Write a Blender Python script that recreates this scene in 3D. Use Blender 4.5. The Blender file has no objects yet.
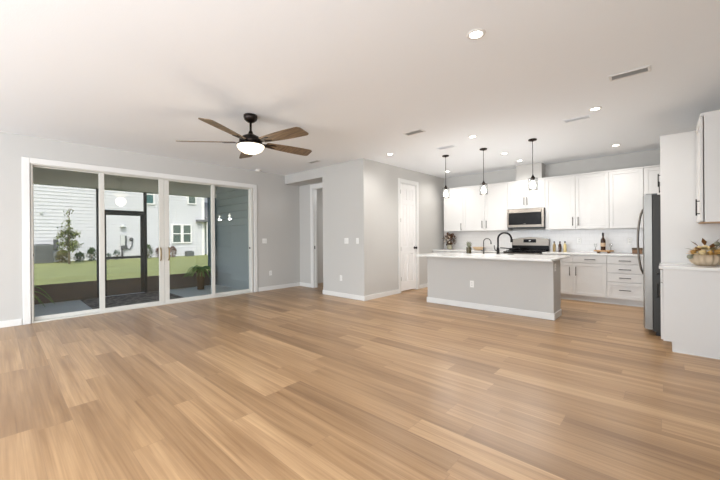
import bpy, bmesh, math, random
from mathutils import Vector, Matrix
random.seed(7)
S = bpy.context.scene
COL = S.collection
PI = math.pi

# ------------------------------------------------------------------ camera
cd = bpy.data.cameras.new('camera'); cam = bpy.data.objects.new('camera', cd); COL.objects.link(cam)
cd.sensor_width = 36.0; cd.lens = 36.0 * 334.33 / 720.0
cd.shift_y = -3.36 / 720.0; cd.clip_start = 0.05; cd.clip_end = 300
CA = 0.7417
cam.matrix_world = (Matrix.Translation((0, 0, 1.26)) @ Matrix.Rotation(CA, 4, 'Z') @
                    Matrix.Rotation(PI / 2, 4, 'X') @ Matrix.Rotation(-0.0079, 4, 'Z'))
S.camera = cam

# ------------------------------------------------------------------ view
S.view_settings.view_transform = 'Standard'; S.view_settings.look = 'None'
S.view_settings.gamma = 1.0; S.view_settings.use_curve_mapping = False
S.view_settings.exposure = 0.78

# ------------------------------------------------------------------ world, sun, large lights
W = bpy.data.worlds.new('sky'); S.world = W; W.use_nodes = True
nt = W.node_tree; bgn = nt.nodes['Background']
sky = nt.nodes.new('ShaderNodeTexSky'); sky.sky_type = 'NISHITA'
sky.sun_disc = False; sky.sun_elevation = math.radians(48); sky.sun_rotation = math.radians(120)
sky.air_density = 1.0; sky.dust_density = 3.5; sky.ozone_density = 1.0
nt.links.new(sky.outputs[0], bgn.inputs[0]); bgn.inputs[1].default_value = 0.175
SUN_E = 1.1
sl = bpy.data.lights.new('sun', 'SUN'); sl.energy = SUN_E; sl.angle = math.radians(8); sl.color = (1, .95, .88)
so = bpy.data.objects.new('sun', sl); COL.objects.link(so)
so.rotation_euler = (math.radians(42), 0, math.radians(70))

def area(name, loc, rot, sx, sy, e, col):
    l = bpy.data.lights.new(name, 'AREA'); l.shape = 'RECTANGLE'; l.size = sx; l.size_y = sy
    l.energy = e; l.color = col
    o = bpy.data.objects.new(name, l); o.location = loc; o.rotation_euler = rot; COL.objects.link(o); return o
# added fill lights at two assumed windows behind the camera, tilted toward the ceiling
area('added_rear_fill', (-3.2, -4.42, 1.45), (math.radians(120), 0, 0), 6.3, 2.0, 255, (.84, .915, 1.0))
area('added_side_fill', (.52, -2.1, 1.45), (0, math.radians(108), 0), 1.9, 3.6, 125, (.85, .92, 1.0))  # added side fill that brightens the walls facing right
area('added_hall_fill', (-5.2, 6.2, 2.6), (0, 0, 0), .5, .5, 16.0, (1, 1, 1))  # added overhead fill that lifts the dim room past the doorway
CAN_E = 6.0; PEND_E = 8.5; FAN_E = 4.0

# ------------------------------------------------------------------ materials
def lin(c):
    r = []
    for v in c[:3]:
        v /= 255.0; r.append(v / 12.92 if v <= .04045 else ((v + .055) / 1.055) ** 2.4)
    return (r[0], r[1], r[2], 1)

def mat(name, rgb, rough=.5, metal=0.0, spec=.5, emit=None, es=0.0, noise=0.0, nscale=8.0, bump=0.0, bscale=60.0, coat=0.0):
    m = bpy.data.materials.new(name); m.use_nodes = True; n = m.node_tree; b = n.nodes['Principled BSDF']
    b.inputs['Base Color'].default_value = lin(rgb); b.inputs['Roughness'].default_value = rough
    b.inputs['Metallic'].default_value = metal; b.inputs['Specular IOR Level'].default_value = spec
    b.inputs['Coat Weight'].default_value = coat
    if emit:
        b.inputs['Emission Color'].default_value = lin(emit); b.inputs['Emission Strength'].default_value = es
    if noise > 0 or bump > 0:
        tc = n.nodes.new('ShaderNodeTexCoord')
    if noise > 0:
        t = n.nodes.new('ShaderNodeTexNoise'); t.inputs['Scale'].default_value = nscale; t.inputs['Detail'].default_value = 5
        n.links.new(tc.outputs['Object'], t.inputs['Vector'])
        mx = n.nodes.new('ShaderNodeMix'); mx.data_type = 'RGBA'
        c = lin(rgb)
        mx.inputs[6].default_value = tuple(v * (1 - noise) for v in c[:3]) + (1,)
        mx.inputs[7].default_value = tuple(min(1, v * (1 + noise)) for v in c[:3]) + (1,)
        n.links.new(t.outputs['Fac'], mx.inputs[0]); n.links.new(mx.outputs[2], b.inputs['Base Color'])
    if bump > 0:
        t2 = n.nodes.new('ShaderNodeTexNoise'); t2.inputs['Scale'].default_value = bscale
        n.links.new(tc.outputs['Object'], t2.inputs['Vector'])
        bp = n.nodes.new('ShaderNodeBump'); bp.inputs['Strength'].default_value = bump; bp.inputs['Distance'].default_value = .01
        n.links.new(t2.outputs['Fac'], bp.inputs['Height']); n.links.new(bp.outputs[0], b.inputs['Normal'])
    return m

M = {}
M['wall'] = mat('wall_paint', (196, 194, 190), .85, spec=.2, bump=.06, bscale=220)
M['ceil'] = mat('ceiling_paint', (238, 241, 244), .9, spec=.15, bump=.12, bscale=120)
M['trim'] = mat('white_trim_paint', (226, 225, 222), .4)
M['cab'] = mat('white_cabinet_lacquer', (216, 214, 211), .38, noise=.01)
M['door'] = mat('white_door_paint', (238, 236, 234), .42)
M['vinyl'] = mat('white_vinyl_frame', (212, 210, 203), .4)
M['quartz'] = mat('white_quartz', (226, 225, 222), .16, noise=.03, nscale=3)
M['black'] = mat('matte_black_metal', (28, 26, 25), .38, metal=.6)
M['bronze'] = mat('dark_bronze_metal', (38, 30, 26), .35, metal=.7)
M['pull'] = mat('dark_grey_pull_metal', (70, 66, 62), .35, metal=.8)
M['brass'] = mat('tan_bronze_handle', (158, 132, 92), .35, metal=.6)
M['steel'] = mat('brushed_stainless_steel', (112, 105, 97), .3, metal=1.0, noise=.05, nscale=30)
M['steel2'] = mat('fridge_stainless', (124, 121, 116), .34, metal=1.0)
M['chrome'] = mat('chrome', (205, 205, 205), .12, metal=1.0)
M['blackglass'] = mat('black_glass', (12, 10, 9), .25, spec=.1)
M['fridge'] = mat('dark_grey_fridge_side', (42, 40, 35), .45, metal=.2)
M['plate'] = mat('white_plastic_plate', (236, 235, 231), .35)
M['louver'] = mat('grey_vent_louver', (200, 198, 195), .6)
M['dark'] = mat('dark_slot', (30, 30, 30), .6)
M['shade'] = mat('grey_vent_slot', (186, 184, 181), .7)
M['cast'] = mat('cast_iron_black', (22, 20, 19), .5, metal=.3)

def wood(name, c1, c2, scale=(2, 30, 30), rough=.45):
    m = bpy.data.materials.new(name); m.use_nodes = True; n = m.node_tree; b = n.nodes['Principled BSDF']
    tc = n.nodes.new('ShaderNodeTexCoord'); mp = n.nodes.new('ShaderNodeMapping'); mp.inputs['Scale'].default_value = scale
    t = n.nodes.new('ShaderNodeTexNoise'); t.inputs['Scale'].default_value = 1.0; t.inputs['Detail'].default_value = 8; t.inputs['Distortion'].default_value = .6
    r = n.nodes.new('ShaderNodeValToRGB'); r.color_ramp.elements[0].color = lin(c1); r.color_ramp.elements[1].color = lin(c2)
    r.color_ramp.elements[0].position = .3; r.color_ramp.elements[1].position = .7
    n.links.new(tc.outputs['Object'], mp.inputs[0]); n.links.new(mp.outputs[0], t.inputs['Vector'])
    n.links.new(t.outputs['Fac'], r.inputs[0]); n.links.new(r.outputs[0], b.inputs['Base Color']); b.inputs['Roughness'].default_value = rough
    return m
M['blade'] = wood('fan_blade_wood', (82, 68, 52), (132, 110, 84), (3, 40, 40))
M['traywood'] = wood('tray_wood', (176, 134, 92), (206, 168, 124), (4, 40, 20))
M['bowlwood'] = wood('pale_bowl_wood', (196, 166, 130), (218, 192, 158), (4, 40, 20))
M['boxwood'] = wood('brown_box', (96, 66, 40), (140, 100, 62), (10, 10, 60))

def floor_mat():
    m = bpy.data.materials.new('oak_vinyl_planks'); m.use_nodes = True; n = m.node_tree; L = n.links; b = n.nodes['Principled BSDF']
    N = n.nodes.new
    tc = N('ShaderNodeTexCoord'); sp = N('ShaderNodeSeparateXYZ'); L.new(tc.outputs['Object'], sp.inputs[0])
    def mth(op, a, bb=None):
        k = N('ShaderNodeMath'); k.operation = op
        for i, v in enumerate((a, bb)):
            if v is None: continue
            if isinstance(v, (int, float)): k.inputs[i].default_value = v
            else: L.new(v, k.inputs[i])
        return k.outputs[0]
    PW, PL = .18, 1.5
    yy = mth('DIVIDE', sp.outputs['Y'], PW); row = mth('FLOOR', yy); fy = mth('FRACT', yy)
    wn = N('ShaderNodeTexWhiteNoise'); wn.noise_dimensions = '1D'; L.new(row, wn.inputs['W'])
    xx = mth('ADD', mth('DIVIDE', sp.outputs['X'], PL), mth('MULTIPLY', wn.outputs['Value'], 7.0))
    col = mth('FLOOR', xx); fx = mth('FRACT', xx)
    cid = N('ShaderNodeCombineXYZ'); L.new(row, cid.inputs[0]); L.new(col, cid.inputs[1])
    w2 = N('ShaderNodeTexWhiteNoise'); w2.noise_dimensions = '2D'; L.new(cid.outputs[0], w2.inputs['Vector'])
    # grain, shifted per plank
    gv = N('ShaderNodeCombineXYZ')
    L.new(mth('ADD', mth('MULTIPLY', sp.outputs['X'], .7), mth('MULTIPLY', w2.outputs['Value'], 37.0)), gv.inputs[0])
    L.new(mth('ADD', mth('MULTIPLY', sp.outputs['Y'], 13.0), mth('MULTIPLY', w2.outputs['Value'], 91.0)), gv.inputs[1])
    g = N('ShaderNodeTexNoise'); g.inputs['Scale'].default_value = 1.0; g.inputs['Detail'].default_value = 6; g.inputs['Distortion'].default_value = .9
    L.new(gv.outputs[0], g.inputs['Vector'])
    gv2 = N('ShaderNodeCombineXYZ')
    L.new(mth('ADD', mth('MULTIPLY', sp.outputs['X'], 1.3), mth('MULTIPLY', w2.outputs['Value'], 11.0)), gv2.inputs[0])
    L.new(mth('MULTIPLY', sp.outputs['Y'], 90.0), gv2.inputs[1])
    g2 = N('ShaderNodeTexNoise'); g2.inputs['Scale'].default_value = 1.0; g2.inputs['Detail'].default_value = 4
    L.new(gv2.outputs[0], g2.inputs['Vector'])
    r1 = N('ShaderNodeValToRGB'); e = r1.color_ramp.elements
    e[0].position = 0; e[0].color = lin((158, 126, 92)); e[1].position = 1; e[1].color = lin((194, 160, 121))
    k = e.new(.5); k.color = lin((177, 143, 105))
    L.new(w2.outputs['Value'], r1.inputs[0])
    r2 = N('ShaderNodeValToRGB'); e = r2.color_ramp.elements
    e[0].position = .3; e[0].color = lin((216, 208, 200)); e[1].position = .66; e[1].color = (1.06, 1.06, 1.06, 1)
    L.new(g.outputs['Fac'], r2.inputs[0])
    r3 = N('ShaderNodeValToRGB'); e = r3.color_ramp.elements
    e[0].position = .3; e[0].color = lin((236, 232, 228)); e[1].position = .62; e[1].color = (1.03, 1.03, 1.03, 1)
    L.new(g2.outputs['Fac'], r3.inputs[0])
    def mul(a, c):
        x = N('ShaderNodeMix'); x.data_type = 'RGBA'; x.blend_type = 'MULTIPLY'; x.inputs[0].default_value = 1
        L.new(a, x.inputs[6]); L.new(c, x.inputs[7]); return x.outputs[2]
    c = mul(mul(r1.outputs[0], r2.outputs[0]), r3.outputs[0])
    # narrow bevel gaps between planks
    ey = mth('MINIMUM', fy, mth('SUBTRACT', 1.0, fy)); ex = mth('MINIMUM', fx, mth('SUBTRACT', 1.0, fx))
    gap = mth('MAXIMUM', mth('LESS_THAN', ey, .009), mth('LESS_THAN', ex, .0014))
    mx = N('ShaderNodeMix'); mx.data_type = 'RGBA'; L.new(mth('MULTIPLY', gap, .45), mx.inputs[0])
    L.new(c, mx.inputs[6]); mx.inputs[7].default_value = lin((140, 110, 82))
    L.new(mx.outputs[2], b.inputs['Base Color'])
    b.inputs['Roughness'].default_value = .34; b.inputs['Specular IOR Level'].default_value = .5
    rr = mth('ADD', mth('MULTIPLY', g2.outputs['Fac'], .16), .26); L.new(rr, b.inputs['Roughness'])
    bp = N('ShaderNodeBump'); bp.inputs['Strength'].default_value = .08; bp.inputs['Distance'].default_value = .004
    L.new(g2.outputs['Fac'], bp.inputs['Height']); L.new(bp.outputs[0], b.inputs['Normal'])
    return m
M['floor'] = floor_mat()

def glass_mat(name, tint, refl=1.0, ior=1.5):
    m = bpy.data.materials.new(name); m.use_nodes = True; n = m.node_tree; L = n.links; n.nodes.clear()
    o = n.nodes.new('ShaderNodeOutputMaterial'); t = n.nodes.new('ShaderNodeBsdfTransparent'); g = n.nodes.new('ShaderNodeBsdfGlossy')
    g.inputs['Roughness'].default_value = .01; t.inputs[0].default_value = tint
    f = n.nodes.new('ShaderNodeFresnel'); ge = n.nodes.new('ShaderNodeNewGeometry'); mr = n.nodes.new('ShaderNodeMapRange')
    mr.inputs[3].default_value = ior; mr.inputs[4].default_value = 1 / ior; L.new(ge.outputs['Backfacing'], mr.inputs[0]); L.new(mr.outputs[0], f.inputs[0])
    k = n.nodes.new('ShaderNodeMath'); k.operation = 'MULTIPLY'; k.inputs[1].default_value = refl; k.use_clamp = True
    mx = n.nodes.new('ShaderNodeMixShader')
    L.new(f.outputs[0], k.inputs[0]); L.new(k.outputs[0], mx.inputs[0]); L.new(t.outputs[0], mx.inputs[1]); L.new(g.outputs[0], mx.inputs[2])
    L.new(mx.outputs[0], o.inputs[0]); return m
M['glass'] = glass_mat('slider_glass', (.94, .955, .945, 1), 1.0, 1.5)
M['clear'] = glass_mat('clear_glass', (.97, .975, .975, 1), 1.2, 1.5)
M['winglass'] = mat('house_window_glass', (96, 112, 108), .08)
M['teal'] = mat('teal_window_glass', (70, 110, 112), .1)
M['amber'] = mat('dark_brown_bottle_glass', (58, 34, 20), .12)
M['tan_b'] = mat('tan_bottle', (150, 128, 84), .25)
M['pale_b'] = mat('pale_yellow_bottle', (204, 184, 130), .25)

def screen_mat():
    m = bpy.data.materials.new('insect_screen'); m.use_nodes = True; n = m.node_tree; L = n.links; n.nodes.clear()
    o = n.nodes.new('ShaderNodeOutputMaterial'); t = n.nodes.new('ShaderNodeBsdfTransparent'); d = n.nodes.new('ShaderNodeBsdfDiffuse')
    d.inputs[0].default_value = lin((60, 62, 62)); mx = n.nodes.new('ShaderNodeMixShader'); mx.inputs[0].default_value = .14
    L.new(t.outputs[0], mx.inputs[1]); L.new(d.outputs[0], mx.inputs[2]); L.new(mx.outputs[0], o.inputs[0]); return m
M['screen'] = screen_mat()

def tile_mat():
    m = bpy.data.materials.new('white_subway_tile'); m.use_nodes = True; n = m.node_tree; L = n.links; b = n.nodes['Principled BSDF']
    tc = n.nodes.new('ShaderNodeTexCoord'); sp = n.nodes.new('ShaderNodeSeparateXYZ'); cb = n.nodes.new('ShaderNodeCombineXYZ')
    L.new(tc.outputs['Object'], sp.inputs[0]); L.new(sp.outputs['X'], cb.inputs[0]); L.new(sp.outputs['Z'], cb.inputs[1])
    br = n.nodes.new('ShaderNodeTexBrick'); L.new(cb.outputs[0], br.inputs['Vector'])
    br.inputs['Scale'].default_value = 1; br.inputs['Brick Width'].default_value = .152; br.inputs['Row Height'].default_value = .076
    br.inputs['Mortar Size'].default_value = .0016; br.inputs['Color1'].default_value = lin((226, 223, 220)); br.inputs['Color2'].default_value = lin((223, 220, 217))
    br.inputs['Mortar'].default_value = lin((210, 206, 202)); L.new(br.outputs[0], b.inputs['Base Color']); b.inputs['Roughness'].default_value = .22
    return m
M['tile'] = tile_mat()
M['concrete'] = mat('patio_concrete', (206, 210, 210), .8, noise=.06, nscale=3)
M['lanai'] = mat('lanai_grey_stucco', (204, 203, 190), .9, noise=.02)
M['kick'] = mat('bronze_kick_panel', (98, 92, 87), .6)
M['post'] = mat('dark_bronze_post', (52, 56, 58), .5, metal=.2)
M['cpost'] = mat('post_reflected_blue', (70, 94, 106), .5)  # bluish reflection painted into the corner post colour
M['siding'] = mat('white_lap_siding', (216, 219, 225), .7)
M['siding2'] = mat('blue_grey_lap_siding', (166, 173, 174), .7)
M['htrim'] = mat('house_white_trim', (246, 247, 248), .6)
M['roofing'] = mat('grey_shingle', (120, 122, 126), .9, noise=.2, nscale=10)
M['lawn'] = mat('lawn_green', (146, 154, 98), .95, noise=.3, nscale=.9, bump=.5, bscale=25)
M['leaf'] = mat('tree_leaf', (128, 140, 84), .7, noise=.2)
M['shrub'] = mat('shrub_leaf', (74, 100, 58), .7, noise=.25)
M['greyshrub'] = mat('grey_green_leaf', (118, 132, 126), .7, noise=.2)
M['tanshrub'] = mat('straw_grass_leaf', (156, 152, 110), .8, noise=.2)
M['redshrub'] = mat('reddish_leaf', (138, 108, 96), .8, noise=.2)
M['bark'] = mat('grey_bark', (132, 120, 100), .9, noise=.2)
M['fern'] = mat('fern_leaf', (120, 158, 90), .6, noise=.25)
M['pot'] = mat('brown_pot', (86, 70, 50), .7, noise=.15)
M['acgrey'] = mat('grey_condenser', (104, 110, 112), .6)
M['greybox'] = mat('light_grey_utility', (210, 214, 214), .5)
M['dgrey'] = mat('dark_grey_utility', (86, 90, 92), .6)
M['cream'] = mat('cream_ceramic', (196, 176, 150), .6, noise=.06)
M['petal1'] = mat('cream_petal', (236, 216, 170), .7, noise=.06)
M['petal2'] = mat('golden_petal', (208, 166, 96), .7, noise=.12)
M['brownleaf'] = mat('dried_brown_leaf', (112, 74, 34), .7, noise=.2)
M['sage'] = mat('sage_leaf', (132, 132, 114), .7, noise=.1)
M['copper'] = mat('copper_leaf', (116, 78, 50), .4, metal=.35, noise=.3, nscale=20)
M['vase'] = mat('grey_glazed_vase', (178, 172, 150), .25)
M['olive'] = mat('dark_olive_jar', (60, 52, 26), .2)
M['white_bloom'] = mat('white_bloom', (236, 224, 206), .7)
M['label'] = mat('bottle_paper_label', (196, 170, 140), .6)

def rug_mat():
    m = bpy.data.materials.new('patterned_rug'); m.use_nodes = True; n = m.node_tree; L = n.links; b = n.nodes['Principled BSDF']
    tc = n.nodes.new('ShaderNodeTexCoord'); v = n.nodes.new('ShaderNodeTexVoronoi'); v.inputs['Scale'].default_value = 7
    r = n.nodes.new('ShaderNodeValToRGB'); r.color_ramp.interpolation = 'CONSTANT'; e = r.color_ramp.elements
    e[0].color = lin((96, 92, 88)); e[1].position = .45; e[1].color = lin((136, 130, 124)); k = e.new(.7); k.color = lin((112, 106, 102))
    L.new(tc.outputs['Object'], v.inputs['Vector']); L.new(v.outputs['Distance'], r.inputs[0]); L.new(r.outputs[0], b.inputs['Base Color'])
    b.inputs['Roughness'].default_value = .95; return m
M['rug'] = rug_mat()
M['canglow'] = mat('can_light_lens', (255, 250, 242), .5, emit=(255, 246, 232), es=9.0)
M['bowlglow'] = mat('frosted_fan_bowl', (250, 240, 222), .4, emit=(255, 240, 214), es=1.15)
M['bulb'] = mat('pendant_bulb', (255, 250, 240), .4, emit=(255, 246, 234), es=7.0)

# ------------------------------------------------------------------ mesh helpers
ORG = {}
class MB:
    def __init__(s): s.bm = bmesh.new()
    def box(s, a, b, bev=0.0, seg=1):
        a = Vector(a); b = Vector(b)
        lo = Vector((min(a[i], b[i]) for i in range(3))); hi = Vector((max(a[i], b[i]) for i in range(3)))
        r = bmesh.ops.create_cube(s.bm, size=1.0); vs = r['verts']
        for v in vs: v.co = Vector((lo[i] + (v.co[i] + .5) * (hi[i] - lo[i]) for i in range(3)))
        if bev > 0:
            es = list({e for v in vs for e in v.link_edges})
            bmesh.ops.bevel(s.bm, geom=es, offset=min(bev, .49 * min(hi - lo)), segments=seg, affect='EDGES', profile=.5)
        return s
    def mbox(s, mtx, size, bev=0.0):
        r = bmesh.ops.create_cube(s.bm, size=1.0); vs = r['verts']
        for v in vs: v.co = Vector((v.co[i] * size[i] for i in range(3)))
        if bev > 0:
            es = list({e for v in vs for e in v.link_edges})
            r2 = bmesh.ops.bevel(s.bm, geom=es, offset=bev, segments=2, affect='EDGES', profile=.5)
            vs = list({v for v in vs if v.is_valid} | {v for v in r2['verts']})
        for v in vs: v.co = mtx @ v.co
        return s
    def lathe(s, prof, c=(0, 0, 0), n=24, cap=True, mtx=None):
        rings = []; c = Vector(c)
        for (r, z) in prof:
            ring = []
            for i in range(n):
                a = 2 * PI * i / n; p = Vector((r * math.cos(a), r * math.sin(a), z))
                if mtx: p = mtx @ p
                ring.append(s.bm.verts.new(p + c))
            rings.append(ring)
        for k in range(len(rings) - 1):
            for i in range(n):
                f = s.bm.faces.new((rings[k][i], rings[k][(i + 1) % n], rings[k + 1][(i + 1) % n], rings[k + 1][i])); f.smooth = True
        if cap:
            if prof[0][0] > 1e-5: s.bm.faces.new(list(reversed(rings[0])))
            if prof[-1][0] > 1e-5: s.bm.faces.new(rings[-1])
        return s
    def tube(s, pts, r, n=10, cap=True):
        pts = [Vector(p) for p in pts]; rr = r if isinstance(r, (list, tuple)) else [r] * len(pts); rings = []
        up = None
        for i, p in enumerate(pts):
            t = (pts[min(i + 1, len(pts) - 1)] - pts[max(i - 1, 0)]).normalized()
            if up is None:
                up = Vector((0, 0, 1)) if abs(t.z) < .9 else Vector((1, 0, 0))
            x = t.cross(up).normalized(); up = x.cross(t).normalized()
            rings.append([s.bm.verts.new(p + rr[i] * (math.cos(2 * PI * k / n) * x + math.sin(2 * PI * k / n) * up)) for k in range(n)])
        for k in range(len(rings) - 1):
            for i in range(n):
                f = s.bm.faces.new((rings[k][i], rings[k][(i + 1) % n], rings[k + 1][(i + 1) % n], rings[k + 1][i])); f.smooth = True
        if cap:
            s.bm.faces.new(list(reversed(rings[0]))); s.bm.faces.new(rings[-1])
        return s
    def poly(s, pts, smooth=False):
        f = s.bm.faces.new([s.bm.verts.new(Vector(p)) for p in pts]); f.smooth = smooth; return s
    def prism(s, pts, d):
        d = Vector(d); a = [s.bm.verts.new(Vector(p)) for p in pts]; b = [s.bm.verts.new(Vector(p) + d) for p in pts]; n = len(pts)
        s.bm.faces.new(a); s.bm.faces.new(list(reversed(b)))
        for i in range(n): s.bm.faces.new((a[i], b[i], b[(i + 1) % n], a[(i + 1) % n]))
        return s
    def blob(s, c, r, sub=2, jit=0.0, sc=(1, 1, 1)):
        q = bmesh.ops.create_icosphere(s.bm, subdivisions=sub, radius=1.0)
        for v in q['verts']:
            k = 1 + random.uniform(-jit, jit); v.co = Vector((v.co[i] * r * sc[i] * k + c[i] for i in range(3)))
            for f in v.link_faces: f.smooth = True
        return s
    def build(s, name, m, parent=None, fixn=True):
        if fixn: bmesh.ops.recalc_face_normals(s.bm, faces=s.bm.faces[:])
        me = bpy.data.meshes.new(name)
        org = Vector((0, 0, 0)) if parent is None else ORG.get(parent.name, Vector((0, 0, 0)))
        for v in s.bm.verts: v.co -= org
        s.bm.to_mesh(me); s.bm.free(); me.materials.append(M[m] if isinstance(m, str) else m)
        o = bpy.data.objects.new(name, me); COL.objects.link(o)
        if parent is not None: o.parent = parent; ORG[o.name] = org
        return o

def tag(o, label, cat, group=None, kind=None):
    o['label'] = label; o['category'] = cat
    if group: o['group'] = group
    if kind: o['kind'] = kind
    return o
def thing(name, label, cat, loc=(0, 0, 0), group=None):
    o = bpy.data.objects.new(name, None); COL.objects.link(o); o.location = loc; o.empty_display_size = .1
    ORG[o.name] = Vector(loc); return tag(o, label, cat, group)
def solo(mb, name, m, label, cat, group=None): return tag(mb.build(name, m), label, cat, group)
def struct(mb, name, m, label=None, cat=None):
    o = mb.build(name, m); o['kind'] = 'structure'; o['label'] = label or name.replace('_', ' '); o['category'] = cat or name.split('_')[0]; return o
def sempty(name, loc, label, cat):
    o = thing(name, label, cat, loc); o['kind'] = 'structure'; return o
def copy_tree(o, loc, label):
    def cp(x, par):
        c = x.copy(); COL.objects.link(c)
        if par is not None: c.parent = par
        for ch in list(x.children): cp(ch, c)
        return c
    c = cp(o, None); c.location = loc; c['label'] = label; return c

# ------------------------------------------------------------------ room constants
WX, BY, BX, KY, RX, RY, H = -7.0, 4.883, -4.369, 8.097, .60, -4.5, 2.795
BX0 = -5.583
TH = .15

# ------------------------------------------------------------------ shell
struct(MB().box((WX - .14, RY - .15, -.12), (RX + .15, KY + .15, 0)), 'floor', 'floor', 'tan oak look plank floor running through the whole open room', 'floor')
struct(MB().box((WX - .15, RY - .15, H), (RX + .15, KY + .15, H + .12)), 'ceiling', 'ceil', 'smooth off white flat ceiling over living room and kitchen', 'ceiling')
OY0, OY1, OZ = .335, 4.035, 2.41           # slider rough opening
w = MB(); w.box((WX - TH, RY - .15, 0), (WX, OY0, H)); w.box((WX - TH, OY1, 0), (WX, 5.33 + .12, H)); w.box((WX - TH, OY0, OZ), (WX, OY1, H))
struct(w, 'wall_left', 'wall', 'grey left wall holding the wide sliding patio door', 'wall')
# alcove with the side doorway
AY = 5.33; DX0, DX1, DZ = -6.46, -5.66, 2.47
w = MB(); w.box((WX, AY, 0), (DX0, AY + .12, H)); w.box((DX1, AY, 0), (BX0, AY + .12, H)); w.box((DX0, AY, DZ), (DX1, AY + .12, H))
struct(w, 'wall_alcove', 'wall', 'grey wall at the back of the shallow alcove with the narrow doorway', 'wall')
struct(MB().box((WX, BY, 2.58), (BX0, AY, H)), 'wall_header', 'wall', 'dropped header across the top of the alcove', 'wall')
# boxed out room with the pantry door
PY0, PY1, PZ = 6.10, 6.755, 2.465
w = MB(); w.box((BX0, BY, 0), (BX, BY + .12, H)); w.box((BX0, BY + .12, 0), (BX0 + .12, AY + .12, H))
struct(w, 'wall_front', 'wall', 'grey front face of the boxed out corner facing the living room', 'wall')
w = MB(); w.box((BX - .12, BY + .12, 0), (BX, PY0, H)); w.box((BX - .12, PY1, 0), (BX, KY, H)); w.box((BX - .12, PY0, PZ), (BX, PY1, H))
struct(w, 'wall_pantry', 'wall', 'light grey wall running into the kitchen with the white panel door', 'wall')
struct(MB().box((BX - .12, KY, 0), (RX + .15, KY + .15, H)), 'wall_back', 'wall', 'grey back wall behind the kitchen cabinets', 'wall')
w = MB(); w.box((RX, RY, 0), (RX + .15, -4.0, H)); w.box((RX, -.2, 0), (RX + .15, KY, H)); w.box((RX, -4.0, 0), (RX + .15, -.2, .4)); w.box((RX, -4.0, 2.5), (RX + .15, -.2, H))
struct(w, 'wall_right', 'wall', 'grey right wall behind the fridge and side counter', 'wall')
# wall behind the camera, with the opening for an added unseen window
QX0, QX1, QZ0, QZ1 = -6.45, .05, .4, 2.5
w = MB(); w.box((WX, RY - .15, 0), (QX0, RY, H)); w.box((QX1, RY - .15, 0), (RX + .15, RY, H)); w.box((QX0, RY - .15, 0), (QX1, RY, QZ0)); w.box((QX0, RY - .15, QZ1), (QX1, RY, H))
struct(w, 'wall_rear', 'wall', 'grey wall behind the camera with the opening of one added window', 'wall')
wn = sempty('added_window_1', (-3.2, RY - .08, QZ0), 'unseen broad window added behind the camera for fill light', 'window')  # assumed window, added as the source for the rear fill
f = MB()
for k in range(5): x = QX0 + k * (QX1 - QX0 - .05) / 4; f.box((x, RY - .12, QZ0), (x + .05, RY - .05, QZ1))
f.box((QX0, RY - .12, QZ0), (QX1, RY - .05, QZ0 + .05)); f.box((QX0, RY - .12, QZ1 - .05), (QX1, RY - .05, QZ1)); f.build('window_frame', 'vinyl', wn)
MB().box((QX0 + .05, RY - .09, QZ0 + .05), (QX1 - .05, RY - .08, QZ1 - .05)).build('pane', 'clear', wn)
wn = sempty('added_window_2', (RX + .08, -2.1, .4), 'unseen broad window added in the right wall for side fill light', 'window')  # assumed opening, added to go with the side fill
f = MB()
for k in range(4): y = -4.0 + k * 3.75 / 3; f.box((RX + .05, y, .4), (RX + .12, y + .05, 2.5))
f.box((RX + .05, -4.0, .4), (RX + .12, -.2, .45)); f.box((RX + .05, -4.0, 2.45), (RX + .12, -.2, 2.5)); f.build('window_frame', 'vinyl', wn)
MB().box((RX + .08, -3.95, .45), (RX + .09, -.25, 2.45)).build('pane', 'clear', wn)
# small room seen through the narrow doorway
w = MB(); w.box((WX - .1, 6.9, 0), (BX - .12, 7.0, H)); w.box((WX - .1, AY + .12, 0), (WX, 6.9, H))
struct(w, 'wall_hall', 'wall', 'grey walls of the dim room beyond the narrow doorway', 'wall')
hx = MB(); hx.box((-6.73, 6.86, 0), (-6.64, 6.9, 2.43)); hx.box((-6.73, 6.86, 2.43), (-5.75, 6.9, 2.52)); hx.box((-5.84, 6.86, 0), (-5.75, 6.9, 2.43))
struct(hx, 'trim_6', 'trim', 'white casing inside the dim room beyond the narrow doorway', 'trim')

# baseboards
def bb(name, segs, label):
    m = MB()
    for a, b in segs: m.box(a, b, .004)
    struct(m, name, 'trim', label, 'baseboard')
BH, BT = .095, .014
bb('baseboard_left', [((WX, RY, 0), (WX + BT, .26, BH)), ((WX, 4.125, 0), (WX + BT, AY, BH))], 'white baseboard along the left wall beside the sliding door')
bb('baseboard_alcove', [((WX + BT, AY - BT, 0), (-6.552, AY, BH))], 'white baseboard on the alcove wall')
bb('baseboard_front', [((BX0 - BT, BY - BT, 0), (BX + BT, BY, BH)), ((BX0 - BT, BY, 0), (BX0, AY, BH))], 'white baseboard along the front of the boxed out corner')
bb('baseboard_pantry', [((BX, BY, 0), (BX + BT, 6.01, BH)), ((BX, 6.845, 0), (BX + BT, 7.48, BH))], 'white baseboard either side of the white panel door')

# casings
def casing(name, kind, a0, a1, top, pos, wd, th, label):
    m = MB()
    def bx(p, q):
        if kind == 'X': m.box((pos, p[0], p[1]), (pos + th, q[0], q[1]), .006)
        else: m.box((p[0], pos, p[1]), (q[0], pos - th, q[1]), .006)
    bx((a0 - wd, 0), (a0, top + wd)); bx((a1, 0), (a1 + wd, top + wd)); bx((a0, top), (a1, top + wd))
    struct(m, name, 'trim', label, 'trim')
casing('trim_1', 'X', .355, 4.015, 2.395, WX, .085, .02, 'white casing around the sliding patio door')
casing('trim_2', 'Y', DX0, DX1, DZ, AY, .09, .018, 'white casing around the narrow alcove doorway')
casing('trim_3', 'X', PY0, PY1, PZ, BX, .085, .018, 'white casing around the panel door in the kitchen wall')

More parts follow.
